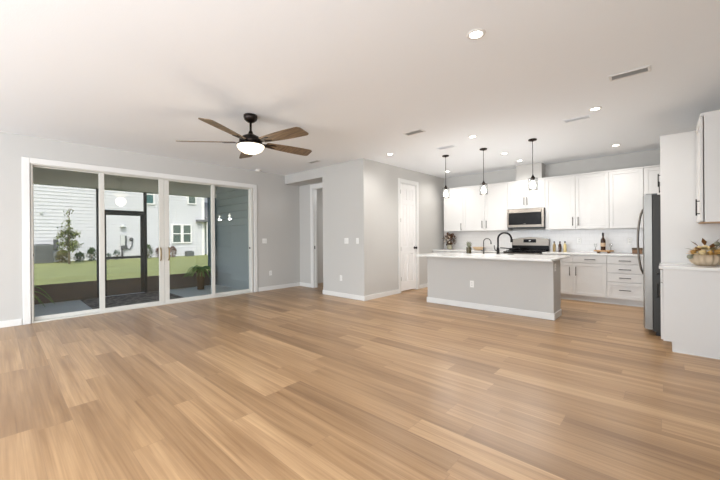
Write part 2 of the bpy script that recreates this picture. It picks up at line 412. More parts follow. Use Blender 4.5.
# narrow doorway jamb
d = sempty('door_3', (DX0, AY, 0), 'narrow open doorway in the alcove with a white jamb', 'door')
j = MB(); j.box((DX0, AY, 0), (DX0 + .018, AY + .12, DZ)); j.box((DX1 - .018, AY, 0), (DX1, AY + .12, DZ)); j.box((DX0, AY, DZ - .018), (DX1, AY + .12, DZ))
j.box((DX0 + .018, AY + .055, 0), (DX0 + .03, AY + .09, DZ - .018)); j.build('jamb', 'trim', d)
MB().box((DX0 + .018, AY + .02, .96), (DX0 + .021, AY + .05, 1.04)).build('strike_plate', 'pull', d)
lf = MB(); lf.box((DX1 - .055, AY + .13, .01), (DX1 - .02, AY + .75, 2.41), .003); lf.build('door_leaf', 'door', d)

# ------------------------------------------------------------------ white panel door
d = sempty('door_1', (BX, PY0, 0), 'tall white six panel door with dark knob in the kitchen side wall', 'door')
j = MB(); j.box((BX - .12, PY0, 0), (BX, PY0 + .015, PZ)); j.box((BX - .12, PY1 - .015, 0), (BX, PY1, PZ)); j.box((BX - .12, PY0, PZ - .015), (BX, PY1, PZ)); j.build('jamb', 'trim', d)
y0, y1, z0, z1 = PY0 + .018, PY1 - .018, .03, PZ - .018
lf = MB(); fx = BX - .012
lf.box((fx - .034, y0, z0), (fx - .014, y1, z1))
st = .095; mid = (y0 + y1) / 2; rails = [(z0, z0 + .2), (.86, 1.02), (1.98, 2.08), (z1 - .11, z1)]
for a, b in ((y0, y0 + st), (mid - .04, mid + .04), (y1 - st, y1)): lf.box((fx - .018, a, z0), (fx, b, z1), .004)
for a, b in rails: lf.box((fx - .018, y0 + st, a), (fx - .0005, y1 - st, b), .004)
for k in range(3):
    for a, b in ((y0 + st, mid - .04), (mid + .04, y1 - st)):
        lf.box((fx - .016, a + .022, rails[k][1] + .022), (fx - .005, b - .022, rails[k + 1][0] - .022), .006)
lf.build('door_leaf', 'door', d)
kn = MB(); kmx = Matrix.Rotation(PI / 2, 4, 'Y')
kn.lathe([(.032, 0), (.032, .006), (.012, .01), (.011, .035), (.026, .042), (.03, .055), (.024, .068), (0, .072)], (fx, y1 - .062, .99), 20, mtx=kmx); kn.build('door_knob', 'bronze', d)
for zz in (.3, .98, 1.62, 2.26):
    MB().box((fx, y0 - .006, zz - .045), (fx + .006, y0 + .02, zz + .045)).tube([(fx + .008, y0 - .002, zz - .05), (fx + .008, y0 - .002, zz + .05)], .006).build('hinge', 'pull', d)

# ------------------------------------------------------------------ sliding patio door
d = sempty('door_2', (WX, 2.185, 0), 'wide four panel white sliding glass door to the covered patio', 'door')
FX0, FX1 = WX - .13, WX - .005
j = MB(); j.box((FX0, .36, .0), (FX1, .385, 2.40), .003); j.box((FX0, 3.965, 0), (FX1, 4.01, 2.40), .003); j.box((FX0, .385, 2.38), (FX1, 3.965, 2.40), .003); j.box((FX0, .385, 0), (FX1, 3.965, .022), .003)
j.build('door_frame', 'vinyl', d)
def sash(y0, y1, x, sl, sr, nm='sliding_panel'):
    z0, z1 = .022, 2.38; t = .036
    m = MB(); m.box((x - t, y0, z0), (x, y0 + sl, z1), .004); m.box((x - t, y1 - sr, z0), (x, y1, z1), .004)
    m.box((x - t, y0 + sl, z0), (x, y1 - sr, z0 + .055), .004); m.box((x - t, y0 + sl, z1 - .018), (x, y1 - sr, z1), .004)
    o = m.build(nm, 'vinyl', d)
    MB().box((x - t / 2 - .004, y0 + sl, z0 + .055), (x - t / 2 + .004, y1 - sr, z1 - .018)).build('glass_pane', 'glass', o)
    return o
pa = sash(.385, 1.255, WX - .085, .012, .06, 'fixed_panel')
pb = sash(1.185, 2.173, WX - .04, .075, .085)
pc = sash(2.177, 3.145, WX - .04, .085, .072)
pd = sash(3.085, 3.965, WX - .085, .055, .012, 'fixed_panel')
for p, yy in ((pb, 2.105), (pc, 2.245)):
    x = WX - .04
    MB().tube([(x, yy, .84), (x + .035, yy, .86), (x + .04, yy, .95), (x + .035, yy, 1.06), (x, yy, 1.08)], .011).build('pull_handle', 'brass', p)
MB().box((WX - .09, .372, 1.0), (WX - .055, .392, 1.04)).build('latch', 'black', d)
MB().box((WX - .09, 3.953, 1.0), (WX - .055, 3.973, 1.04)).build('latch', 'black', d)

# ------------------------------------------------------------------ plates on the walls
def plate(name, label, cat, loc, axis, wd=.07, ht=.115, gang=1, kind='outlet', group=None):
    t = thing(name, label, cat, loc, group)
    x, y, z = loc
    def bx(m, a0, a1, b0, b1, n0, n1, bev=0):
        if axis == 'X': m.box((x + n0, y + a0, z + b0), (x + n1, y + a1, z + b1), bev)
        else: m.box((x + a0, y - n0, z + b0), (x + a1, y - n1, z + b1), bev)
    m = MB(); wt = wd + (gang - 1) * .046; bx(m, -wt / 2, wt / 2, -ht / 2, ht / 2, 0, .006, .003); m.build('cover_plate', 'plate', t)
    for g in range(gang):
        c = (g - (gang - 1) / 2) * .046
        if kind == 'switch':
            m = MB(); bx(m, c - .016, c + .016, -.033, .033, .006, .010, .002); m.build('rocker', 'trim', t)
        else:
            for s in (-1, 1):
                m = MB(); bx(m, c - .016, c + .016, s * .02 - .013, s * .02 + .013, .006, .008, .003)
                r = m.build('receptacle', 'trim', t)
                m = MB()
                for k in (-1, 1): bx(m, c + k * .006 - .0012, c + k * .006 + .0012, s * .02 - .004, s * .02 + .006, .008, .0085)
                m.build('slot', 'dark', r)
plate('light_switch', 'double white switch plate on the left wall beside the sliding door', 'switch', (WX, 4.30, 1.175), 'X', gang=2, kind='switch')
plate('wall_outlet', 'white outlet low on the left wall just past the sliding door', 'outlet', (WX, 4.455, .405), 'X')
plate('light_switch', 'double white switch plate on the front face of the boxed out corner', 'switch', (-4.851, BY, 1.175), 'Y', gang=2, kind='switch')
plate('light_switch', 'single narrow switch plate nearest the edge of the boxed out corner', 'switch', (-4.542, BY, 1.175), 'Y', kind='switch')
plate('wall_outlet', 'white outlet low on the front face of the boxed out corner', 'outlet', (-5.02, BY, .398), 'Y')

# ------------------------------------------------------------------ ceiling fixtures
def can_light(x, y, label):
    t = thing('recessed_light', label, 'ceiling light', (x, y, H), 'recessed lights in the ceiling')
    MB().lathe([(.045, -.003), (.048, -.008), (.066, -.005), (.07, 0)], (x, y, H), 28, cap=False).build('trim_ring', 'trim', t)
    MB().lathe([(0, -.0045), (.046, -.0045)], (x, y, H), 28, cap=False).build('lens', 'canglow', t)
    l = bpy.data.lights.new('recessed_lamp', 'SPOT'); l.energy = CAN_E * 4; l.spot_size = math.radians(158); l.spot_blend = 1.0; l.shadow_soft_size = .06; l.color = (1, .975, .945)
    o = bpy.data.objects.new('recessed_lamp', l); COL.objects.link(o); o.parent = t; o.location = (0, 0, -.03)
can_light(-1.059, 2.481, 'lit recessed light nearest the camera, alone over the living room')
can_light(-.63, 4.94, 'lit recessed light in front of the right end of the island, near the ceiling vents')
can_light(-.63, 7.20, 'lit recessed light above the counter beside the fridge')
can_light(-2.2, 4.99, 'lit recessed light in the ceiling in front of the middle pendant')
can_light(-2.22, 6.43, 'lit recessed light over the island aisle between middle and right pendants')
can_light(-2.21, 7.27, 'lit recessed light just in front of the microwave chase')
can_light(-3.79, 4.98, 'lit recessed light beside the corner of the boxed out wall')
can_light(-3.83, 7.27, 'lit recessed light in the far left corner of the kitchen behind the left pendant')

def vent(x, y, label, white=False, lx=.30, ly=.12):
    t = thing('ceiling_vent', label, 'vent', (x, y, H), 'ceiling vents')
    m = MB(); b = .022
    m.box((x - lx / 2, y - ly / 2, H - .008), (x + lx / 2, y - ly / 2 + b, H), .003); m.box((x - lx / 2, y + ly / 2 - b, H - .008), (x + lx / 2, y + ly / 2, H), .003)
    m.box((x - lx / 2, y - ly / 2 + b, H - .008), (x - lx / 2 + b, y + ly / 2 - b, H), .003); m.box((x + lx / 2 - b, y - ly / 2 + b, H - .008), (x + lx / 2, y + ly / 2 - b, H), .003)
    m.build('vent_frame', 'ceil' if white else 'trim', t)
    MB().box((x - lx / 2 + b, y - ly / 2 + b, H - .002), (x + lx / 2 - b, y + ly / 2 - b, H - .0005)).build('vent_backing', 'ceil' if white else 'shade', t)
    n = 4
    for k in range(n):
        yy = y - ly / 2 + b + (k + .5) * (ly - 2 * b) / n
        MB().mbox(Matrix.Translation((x, yy, H - .006)) @ Matrix.Rotation(.6, 4, 'X'), (lx - 2 * b, .014, .0015)).build('louver', 'ceil' if white else 'louver', t)
vent(-.25, 4.09, 'white slotted ceiling vent nearest the right edge, with dark louvers', lx=.31, ly=.14)
vent(-2.74, 4.19, 'grey slotted ceiling vent between the fan and the left pendant', lx=.31, ly=.15)
vent(-2.80, 5.28, 'pale ceiling vent just in front of the left pendant canopy', True, .33, .15)
vent(-.863, 5.21, 'faint white ceiling vent beside the recessed light right of the right pendant', True, .31, .13)
vent(-5.28, 4.40, 'small ceiling vent behind the fan near the alcove header', lx=.30, ly=.12)
t = thing('smoke_detector', 'round white smoke detector on the ceiling above the sliding door', 'smoke detector', (-6.84, 4.05, H))
MB().lathe([(.07, 0), (.07, -.015), (.058, -.032), (0, -.036)], (-6.84, 4.05, H), 28).build('detector_body', 'plate', t)
MB().lathe([(.012, -.034), (.012, -.039), (0, -.04)], (-6.84 + .03, 4.05, H), 12).build('test_button', 'trim', t)

# ceiling fan
FCX, FCY = -3.842, 2.176
t = thing('ceiling_fan', 'five blade ceiling fan with wood blades, dark motor and lit frosted bowl', 'ceiling fan', (FCX, FCY, H))
c = (FCX, FCY, 0)
MB().lathe([(.082, H), (.085, H - .03), (.075, H - .06), (.045, H - .085), (.02, H - .095)], c, 28).build('canopy', 'bronze', t)
MB().lathe([(.014, H - .09), (.014, 2.57)], c, 14).build('downrod', 'bronze', t)
MB().lathe([(.016, 2.60), (.026, 2.58), (.032, 2.56), (.06, 2.545), (.10, 2.525), (.135, 2.49), (.14, 2.465), (.128, 2.445), (.11, 2.425)], c, 32).build('motor_housing', 'bronze', t)
MB().lathe([(.115, 2.43), (.165, 2.428), (.17, 2.42), (.165, 2.412)], c, 32).build('light_fitter', 'bronze', t)
MB().lathe([(.158, 2.418), (.165, 2.408), (.159, 2.385), (.134, 2.352), (.092, 2.327), (.045, 2.314), (0, 2.311)], c, 36).build('light_bowl', 'bowlglow', t)
def blade_outline():
    top = []; bot = []
    for i in range(13):
        q = i / 12; x = .20 + q * .63; wd = .058 + .036 * math.sin(min(1, q * 1.15) * PI / 2)
        top.append((x, wd)); bot.append((x, -wd))
    e = top[-1][1]
    cap = [(.83 + .045 * math.sin(a_), e - .03 + .03 * math.cos(a_)) for a_ in (.5, 1.0, 1.57)] + [(.865 - .0 , -e + .03)] + [(.845, -e + .008)]
    return top + cap + list(reversed(bot))
OUT = blade_outline(); ZB = 2.455
for k in range(5):
    an = math.radians(11.5 + 72 * k)
    mx = Matrix.Translation((FCX, FCY, ZB)) @ Matrix.Rotation(an, 4, 'Z') @ Matrix.Rotation(math.radians(-13), 4, 'X')
    m = MB(); pts = [mx @ Vector((x, y, .004)) for x, y in OUT]; m.prism(pts, mx.to_3x3() @ Vector((0, 0, -.008)))
    b = m.build('blade', 'blade', t)
    m = MB()
    m.prism([mx @ Vector(p) for p in ((.10, .028, -.006), (.2, .03, -.006), (.31, .052, -.006), (.34, .03, -.006), (.26, .012, -.006), (.24, 0, -.006), (.26, -.012, -.006), (.34, -.03, -.006), (.31, -.052, -.006), (.2, -.03, -.006), (.10, -.028, -.006))], mx.to_3x3() @ Vector((0, 0, -.006)))
    m.build('blade_arm', 'bronze', b)
l = bpy.data.lights.new('fan_lamp', 'POINT'); l.energy = FAN_E; l.shadow_soft_size = .12; l.color = (1, .88, .72)
o = bpy.data.objects.new('fan_lamp', l); COL.objects.link(o); o.parent = t; o.location = (0, 0, 2.20 - H)

# pendants
def pendant(x, y, label):
    t = thing('pendant_light', label, 'pendant light', (x, y, H), 'pendants over the island')
    c = (x, y, 0)
    MB().lathe([(.062, H), (.064, H - .012), (.055, H - .022), (.012, H - .026), (.008, H - .04)], c, 24).build('canopy', 'bronze', t)
    MB().lathe([(.0045, H - .03), (.0045, 2.21)], c, 8).build('rod', 'bronze', t)
    MB().lathe([(.006, 2.235), (.012, 2.215), (.03, 2.185), (.032, 2.165), (.022, 2.16), (.022, 2.135)], c, 20).build('socket_cap', 'bronze', t)
    m = MB(); m.lathe([(.03, 2.172), (.064, 2.17), (.068, 2.165), (.068, 1.985), (.065, 1.985), (.065, 2.162), (.03, 2.166)], c, 28, cap=False); m.build('glass_shade', 'clear', t)
    for zz in (2.165, 1.99): MB().lathe([(.0695, zz), (.0695, zz + .006), (.067, zz + .006), (.067, zz)], c, 28, cap=False).build('shade_rim', 'steel', t)
    MB().lathe([(.014, 2.14), (.018, 2.12), (.034, 2.09), (.042, 2.055), (.034, 2.02), (0, 2.008)], c, 20).build('bulb', 'bulb', t)
    l = bpy.data.lights.new('pendant_lamp', 'POINT'); l.energy = PEND_E; l.shadow_soft_size = .05; l.color = (1, .975, .945)
    o = bpy.data.objects.new('pendant_lamp', l); COL.objects.link(o); o.parent = t; o.location = (0, 0, 1.95 - H)
pendant(-3.10, 5.82, 'clear glass pendant over the left end of the island')
pendant(-2.372, 5.83, 'clear glass pendant hanging in the middle of the three over the island')
pendant(-1.57, 5.82, 'clear glass pendant over the right end of the island, in front of the chase')

# ------------------------------------------------------------------ cabinetry helpers
# face frame: facing '-Y' (u=+X) or '-X' (u=+Y); pos is the plane coordinate of the carcass face
def fbox(m, face, pos, u0, u1, v0, v1, n0, n1, bev=0):
    if face == '-Y': m.box((u0, pos - n0, v0), (u1, pos - n1, v1), bev)
    else: m.box((pos - n0, u0, v0), (pos - n1, u1, v1), bev)
def shaker(par, face, pos, u0, u1, v0, v1, name='door', th=.02, rail=.058):
    m = MB(); g = .0018; u0 += g; u1 -= g; v0 += g; v1 -= g
    r = min(rail, (v1 - v0) * .3)
    if name == 'drawer' and v1 - v0 < .2: fbox(m, face, pos, u0, u1, v0, v1, .001, th, .003)
    else:
        fbox(m, face, pos, u0, u0 + rail, v0, v1, .001, th, .002); fbox(m, face, pos, u1 - rail, u1, v0, v1, .001, th, .002)
        fbox(m, face, pos, u0 + rail, u1 - rail, v0, v0 + r, .001, th, .002); fbox(m, face, pos, u0 + rail, u1 - rail, v1 - r, v1, .001, th, .002)
        fbox(m, face, pos, u0 + rail, u1 - rail, v0 + r, v1 - r, .001, th - .009)
    return m.build(name, 'cab', par)
def pull(par, face, pos, u, v, ln=.17, vert=True, mt='pull'):
    m = MB()
    def P(a, b, n): return (a, pos - n, b) if face == '-Y' else (pos - n, a, b)
    n0, n1 = .02, .05; h = ln / 2; r = .006
    if vert:
        m.tube([P(u, v - h, n1), P(u, v + h, n1)], r); [m.tube([P(u, v + s * (h - .02), n0 - .002), P(u, v + s * (h - .02), n1)], r * .8) for s in (-1, 1)]
    else:
        m.tube([P(u - h, v, n1), P(u + h, v, n1)], r); [m.tube([P(u + s * (h - .02), v, n0 - .002), P(u + s * (h - .02), v, n1)], r * .8) for s in (-1, 1)]
    return m.build('pull_handle', mt, par)
UZ0, UZ1, UF = 1.372, 2.4645, KY - .33
def upper(x0, x1, z0, label, doors, handles, z1=UZ1, nm='wall_cabinet'):
    t = thing(nm, label, 'wall cabinet', ((x0 + x1) / 2, KY, z0), 'white upper cabinets on the back wall')
    m = MB(); m.box((x0 + .001, UF + .02, z0), (x1 - .001, KY, z1), .001); m.build('cabinet_body', 'cab', t)
    m = MB(); m.box((x0, UF - .002, z1 - .028), (x1, UF + .02, z1), .003); m.build('top_rail', 'cab', t)
    ds = []
    for a, b in doors: ds.append(shaker(t, '-Y', UF + .02, a, b, z0 + .004, z1 - .03))
    for i, u, v in handles: pull(ds[i], '-Y', UF + .02, u, v)
    return t
upper(-4.20, -3.68, UZ0, 'white single door upper cabinet at the far left corner of the kitchen', [(-4.20, -3.68)], [(0, -3.725, 1.485)])
upper(-3.68, -2.616, UZ0, 'white double door upper cabinet left of the microwave', [(-3.68, -3.148), (-3.148, -2.616)], [(0, -3.198, 1.525), (1, -3.098, 1.525)])
upper(-2.616, -1.864, 1.838, 'short white double door cabinet directly above the microwave', [(-2.616, -2.24), (-2.24, -1.864)], [(0, -2.27, 2.0), (1, -2.21, 2.0)])
upper(-1.864, -.787, UZ0, 'white double door upper cabinet right of the microwave', [(-1.864, -1.325), (-1.325, -.787)], [(0, -1.37, 1.53), (1, -1.277, 1.53)])
upper(-.787, -.291, UZ0, 'white upper cabinet without a visible handle left of the fridge', [(-.787, -.291)], [])
upper(-.289, .26, UZ0, 'white upper cabinet in the right corner partly hidden by the fridge', [(-.289, .26)], [])
struct(MB().box((-2.44, UF + .03, UZ1), (-1.93, KY, H)), 'wall_chase', 'wall', 'boxed white vent chase above the microwave cabinet', 'wall')

BF = KY - .61
def base(x0, x1, label, doors, drawers, handles, group='white base cabinets along the back wall'):
    t = thing('base_cabinet', label, 'base cabinet', ((x0 + x1) / 2, KY, 0), group)
    m = MB(); m.box((x0 + .001, BF + .02, .105), (x1 - .001, KY - .03, .884), .001); m.build('cabinet_body', 'cab', t)
    MB().box((x0, BF + .085, 0), (x1, BF + .1, .105)).build('toe_kick', 'cab', t)
    ds = [shaker(t, '-Y', BF + .02, a, b, c, e) for a, b, c, e in doors]; dr = [shaker(t, '-Y', BF + .02, a, b, c, e, 'drawer') for a, b, c, e in drawers]
    for kind, i, u, v in handles: pull((ds if kind == 'd' else dr)[i], '-Y', BF + .02, u, v, vert=(kind == 'd'))
    return t
base(-1.848, -.80, 'white base cabinet with two doors under two drawers right of the range',
     [(-1.848, -1.325, .115, .728), (-1.325, -.80, .115, .728)], [(-1.848, -1.325, .735, .872), (-1.325, -.80, .735, .872)],
     [('d', 0, -1.378, .565), ('d', 1, -1.275, .57), ('w', 0, -1.59, .80), ('w', 1, -1.05, .80)])
base(-.80, -.27, 'white four drawer base cabinet beside the fridge', [],
     [(-.80, -.27, .735, .872), (-.80, -.27, .575, .73), (-.80, -.27, .415, .57), (-.80, -.27, .115, .41)],
     [('w', 0, -.54, .795), ('w', 1, -.54, .64), ('w', 2, -.54, .49), ('w', 3, -.54, .275)])
base(-.27, .59, 'white base cabinet in the corner behind the fridge', [(-.27, .16, .115, .872)], [], [])
base(-4.36, -3.50, 'white base cabinet in the left corner behind the island', [(-4.36, -3.93, .115, .728), (-3.93, -3.50, .115, .728)],
     [(-4.36, -3.93, .735, .872), (-3.93, -3.50, .735, .872)], [('d', 0, -3.98, .6), ('d', 1, -3.88, .6), ('w', 0, -4.14, .8), ('w', 1, -3.71, .8)])
base(-3.50, -2.618, 'white base cabinet left of the range behind the island', [(-3.50, -3.06, .115, .728), (-3.06, -2.618, .115, .728)],
     [(-3.50, -3.06, .735, .872), (-3.06, -2.618, .735, .872)], [('d', 0, -3.11, .6), ('d', 1, -3.01, .6), ('w', 0, -3.28, .8), ('w', 1, -2.84, .8)])
solo(MB().box((-4.366, KY - .635, .885), (-2.614, KY - .001, .915), .003, 2), 'countertop', 'quartz', 'white quartz countertop on the back wall left of the range', 'countertop', 'kitchen countertops')
solo(MB().box((-1.852, KY - .635, .885), (.598, KY - .001, .915), .003, 2), 'countertop', 'quartz', 'white quartz countertop on the back wall right of the range', 'countertop', 'kitchen countertops')
struct(MB().box((BX, KY - .009, .9155), (RX, KY - .0005, 1.371)), 'wall_backsplash', 'tile', 'white subway tile backsplash between counter and upper cabinets', 'wall')
plate('wall_outlet', 'white outlet on the tile backsplash between the small bottles and the wine bottle', 'outlet', (-1.32, KY - .009, 1.14), 'Y')
plate('wall_outlet', 'white outlet on the tile backsplash near the fridge', 'outlet', (-.51, KY - .009, 1.14), 'Y')

# ------------------------------------------------------------------ range
RX0, RX1 = -2.611, -1.855; RF = KY - .66
t = thing('range', 'stainless kitchen range with curved backguard and black cooktop', 'range', (-2.233, KY, 0))
MB().box((RX0, RF + .03, .02), (RX1, KY - .02, .895), .004).build('oven_body', 'steel', t)
od = MB().box((RX0 + .004, RF, .24), (RX1 - .004, RF + .03, .80), .006).build('oven_door', 'steel', t)
MB().box((RX0 + .09, RF - .002, .34), (RX1 - .09, RF, .66)).build('oven_window', 'blackglass', od)
MB().tube([(RX0 + .06, RF, .74), (RX0 + .06, RF - .05, .745), (RX1 - .06, RF - .05, .745), (RX1 - .06, RF, .74)], .012).build('oven_handle', 'steel', od)
MB().box((RX0 + .004, RF, .04), (RX1 - .004, RF + .03, .23), .006).build('warming_drawer', 'steel', t)
MB().box((RX0 + .002, RF + .002, .81), (RX1 - .002, RF + .03, .885), .004).build('control_panel', 'steel', t)
for k in range(5):
    MB().lathe([(.022, 0), (.02, .03), (0, .032)], (RX0 + .1 + k * .139, RF + .002, .848), 16, mtx=Matrix.Rotation(PI / 2, 4, 'X')).build('control_knob', 'steel', t)
MB().box((RX0, RF + .004, .895), (RX1, KY - .10, .915), .004).build('cooktop', 'blackglass', t)
for gx in (RX0 + .19, RX1 - .19):
    g = MB()
    for k in range(4): g.box((gx - .16, RF + .07 + k * .13, .93), (gx + .16, RF + .08 + k * .13, .942))
    for k in range(3): g.box((gx - .155 + k * .15, RF + .07, .93), (gx - .145 + k * .15, RF + .47, .942))
    for a in (-.155, .145):
        for b2 in (.07, .46): g.box((gx + a, RF + b2, .915), (gx + a + .01, RF + b2 + .01, .93))
    g.build('burner_grate', 'cast', t)
bg = MB(); P = []
for i in range(17):
    s = i / 16; x = RX0 + s * (RX1 - RX0); P.append((x, KY - .10, 1.175 + .045 * math.sin(PI * s)))
bg.prism([(RX0, KY - .10, 1.035)] + P + [(RX1, KY - .10, 1.035)], (0, .08, 0)); b = bg.build('backguard', 'steel', t)
MB().box((RX0 + .002, KY - .097, .90), (RX1 - .002, KY - .02, 1.035)).build('backguard_base', 'blackglass', t)
MB().box((RX0 + .25, KY - .104, 1.10), (RX0 + .51, KY - .10, 1.175), .006).build('clock_display', 'blackglass', b)
MB().box((RX0 + .365, KY - .1055, 1.135), (RX0 + .40, KY - .104, 1.148)).build('display_digits', 'plate', b)

# skillet on the front left burner, handle to the left
t = thing('skillet', 'black skillet on the front left burner with handle pointing left', 'pan', (-2.43, KY - .53, .942))
MB().lathe([(0, .942), (.085, .942), (.11, .985), (.114, .985), (.09, .946), (0, .9455)], (-2.43, KY - .53, .0015), 24, cap=False).build('pan_body', 'cast', t)
MB().tube([(-2.535, KY - .545, .975), (-2.60, KY - .56, .985), (-2.70, KY - .585, .99)], .011).build('pan_handle', 'cast', t)

# ------------------------------------------------------------------ microwave
MF = KY - .41
t = thing('microwave', 'stainless over the range microwave with black glass door', 'microwave', (-2.24, KY, 1.42))
X0, X1, Z0, Z1 = -2.61, -1.87, 1.415, 1.835
MB().box((X0, MF + .03, Z0), (X1, KY - .001, Z1), .003).build('microwave_body', 'dgrey', t)
fd = MB(); fd.box((X0, MF, Z0 + .02), (X0 + .035, MF + .03, Z1), .003); fd.box((X1 - .045, MF, Z0 + .02), (X1, MF + .03, Z1), .003)
fd.box((X0 + .035, MF, Z1 - .085), (X1 - .045, MF + .03, Z1), .003); fd.box((X0 + .035, MF, Z0 + .02), (X1 - .045, MF + .03, Z0 + .075), .003)
fd = fd.build('microwave_door', 'steel', t)
MB().box((X0 + .035, MF + .004, Z0 + .075), (X1 - .045, MF + .02, Z1 - .085)).build('door_window', 'blackglass', fd)
MB().box((-2.265, MF + .0025, Z0 + .088), (-2.225, MF + .004, Z0 + .098)).build('badge', 'steel', fd)
MB().box((X0 + .01, MF + .01, Z0 - .004), (X1 - .01, KY - .05, Z0 + .004)).build('vent_grille', 'dark', t)

# ------------------------------------------------------------------ island
IX0, IX1, IY = -3.37, -1.236, 5.579
t = thing('kitchen_island', 'grey painted kitchen island base with white baseboard', 'kitchen island', (-2.3, 5.9, 0))
MB().box((IX0, IY, 0), (IX1, 6.02, .885)).build('island_wall', 'wall', t)
m = MB(); m.box((IX0 - .015, IY - .015, 0), (IX1 + .015, IY, .1), .004); m.box((IX0 - .015, IY, 0), (IX0, 6.02, .1), .004); m.box((IX1, IY, 0), (IX1 + .015, 6.02, .1), .004); m.build('baseboard', 'trim', t)
MB().box((IX0 + .06, 6.02, .105), (IX1 - .08, 6.42, .884)).build('cabinet_body', 'cab', t)
MB().box((IX0 + .06, 6.02, 0), (IX1 - .08, 6.34, .105)).build('toe_kick', 'cab', t)
xs = [IX0 + .06 + k * (IX1 - IX0 - .14) / 4 for k in range(5)]
for k in range(4):
    m = MB(); m.box((xs[k] + .002, 6.421, .115), (xs[k + 1] - .002, 6.44, .872), .003); dd = m.build('door', 'cab', t)
    hx = xs[k + 1] - .05 if k % 2 == 0 else xs[k] + .05
    MB().tube([(hx, 6.44, .6), (hx, 6.47, .6), (hx, 6.47, .76), (hx, 6.44, .76)], .006).build('pull_handle', 'pull', dd)
ct = MB()
SX0, SX1, SY0, SY1 = -2.62, -1.92, 6.36, 6.50   # sink cut-out
A0, A1, B0, B1 = -3.43, -1.195, 5.29, 6.55
ct.box((A0, B0, .885), (A1, B1, .915), .004, 2)
solo(ct, 'island_countertop', 'quartz', 'white quartz slab on top of the island', 'countertop')
plate('wall_outlet', 'white outlet low on the front of the island', 'outlet', (-2.487, IY, .424), 'Y')
plate('wall_outlet', 'white outlet high on the right end of the island', 'outlet', (IX1, 5.68, .775), 'X')

def gooseneck(name, label, x, y, h, reach, drop, r, mt, lever):
    z0 = .915; t = thing(name, label, 'faucet', (x, y, z0), 'faucets on the island')
    MB().lathe([(r * 2.0, z0), (r * 2.0, z0 + .006), (r * 1.55, z0 + .012), (r * 1.5, z0 + .10), (r * 1.1, z0 + .12), (r, z0 + .13)], (x, y, 0), 20).build('faucet_body', mt, t)
    R = reach / 2; pts = [(x, y, z0 + .12), (x, y, z0 + h - R)]; ux, uy = math.cos(.35), math.sin(.35)
    for i in range(1, 13):
        a = PI - PI * i / 12 * (.92); q = R + R * math.cos(a); pts.append((x + ux * q, y + uy * q, z0 + h - R + R * math.sin(a)))
    e = pts[-1]; pts.append((e[0] + ux * .006, e[1] + uy * .006, e[2] - drop))
    MB().tube(pts, r, 12).build('spout', mt, t)
    p = pts[-1]; MB().tube([p, (p[0] + ux * .004, p[1] + uy * .004, p[2] - .06)], [r * 1.15, r * 1.45], 12).build('spray_head', mt, t)
    if lever:
        MB().tube([(x - r, y, z0 + .07), (x - .055, y, z0 + .075), (x - .066, y, z0 + .12), (x - .07, y, z0 + .165)], [.012, .011, .008, .007], 10).build('lever', mt, t)
    else:
        MB().tube([(x - r, y, z0 + .05), (x - .05, y, z0 + .055)], [.009, .007], 10).build('lever', mt, t)
gooseneck('kitchen_faucet', 'tall black gooseneck faucet on the island with side lever', -2.295, 6.28, .395, .225, .03, .017, 'black', True)
gooseneck('filter_faucet', 'small slim water filter faucet left of the tall black faucet', -2.565, 6.28, .29, .125, .0, .0085, 'pull', False)
MB_ = MB().lathe([(.0, .9153), (.05, .9153), (.055, .9185), (.05, .9215), (.0, .9215)], (-2.08, 6.30, 0), 20)
solo(MB_, 'sink_strainer', 'cast', 'flat black round strainer lying on the island right of the tall faucet', 'strainer')

# ------------------------------------------------------------------ right hand run
RY0, RYP = 4.90, 5.47
t = thing('base_cabinet', 'white base cabinet under the side counter at the right photo edge', 'base cabinet', (.3, 5.2, 0))
MB().box((-.03, RY0, .105), (RX - .001, RYP - .002, .884), .001).build('cabinet_body', 'cab', t)
MB().box((.04, RY0 + .003, 0), (RX - .001, RYP - .002, .105)).build('toe_kick', 'cab', t)
MB().box((.045, RY0 - .009, 0), (RX - .001, RY0 + .003, .012), .002).build('floor_strip', 'trim', t)
dr = shaker(t, '-X', -.03, RY0 + .004, RYP - .006, .735, .872, 'drawer'); dd = shaker(t, '-X', -.03, RY0 + .004, RYP - .006, .115, .728)
pull(dr, '-X', -.03, RY0 + .28, .80, vert=False, mt='black'); pull(dd, '-X', -.03, RYP - .07, .58, mt='black')
solo(MB().box((-.062, 4.872, .885), (RX - .001, RYP - .001, .915), .003, 2), 'countertop', 'quartz', 'white quartz side countertop under the pumpkin flower bowl', 'countertop', 'kitchen countertops')
pn = MB(); pn.box((-.05, RYP, 0), (RX - .001, RYP + .022, UZ1 - .01), .001)
solo(pn, 'fridge_side_panel', 'cab', 'tall white end panel between the side counter and the fridge', 'panel')
t = thing('wall_cabinet', 'white upper cabinet at the right photo edge above the flower bowl', 'wall cabinet', (.45, 5.15, 1.38))
UY0 = 4.87; Z0, Z1 = 1.382, 2.492
MB().box((.288, UY0, Z0), (RX - .001, RYP - .005, Z1), .001).build('cabinet_body', 'cab', t)
MB().box((.262, UY0 + .004, Z1 - .03), (.288, RYP - .005, Z1), .002).build('top_rail', 'cab', t)
dd = shaker(t, '-X', .281, UY0 + .001, RYP - .008, Z0 + .004, Z1 - .034, th=.024); pull(dd, '-X', .281, UY0 + .055, 1.535, mt='black')
MB().box((.27, UY0 + .004, Z0 - .006), (RX - .001, RYP - .005, Z0), .001).build('bottom_panel', 'traywood', t)
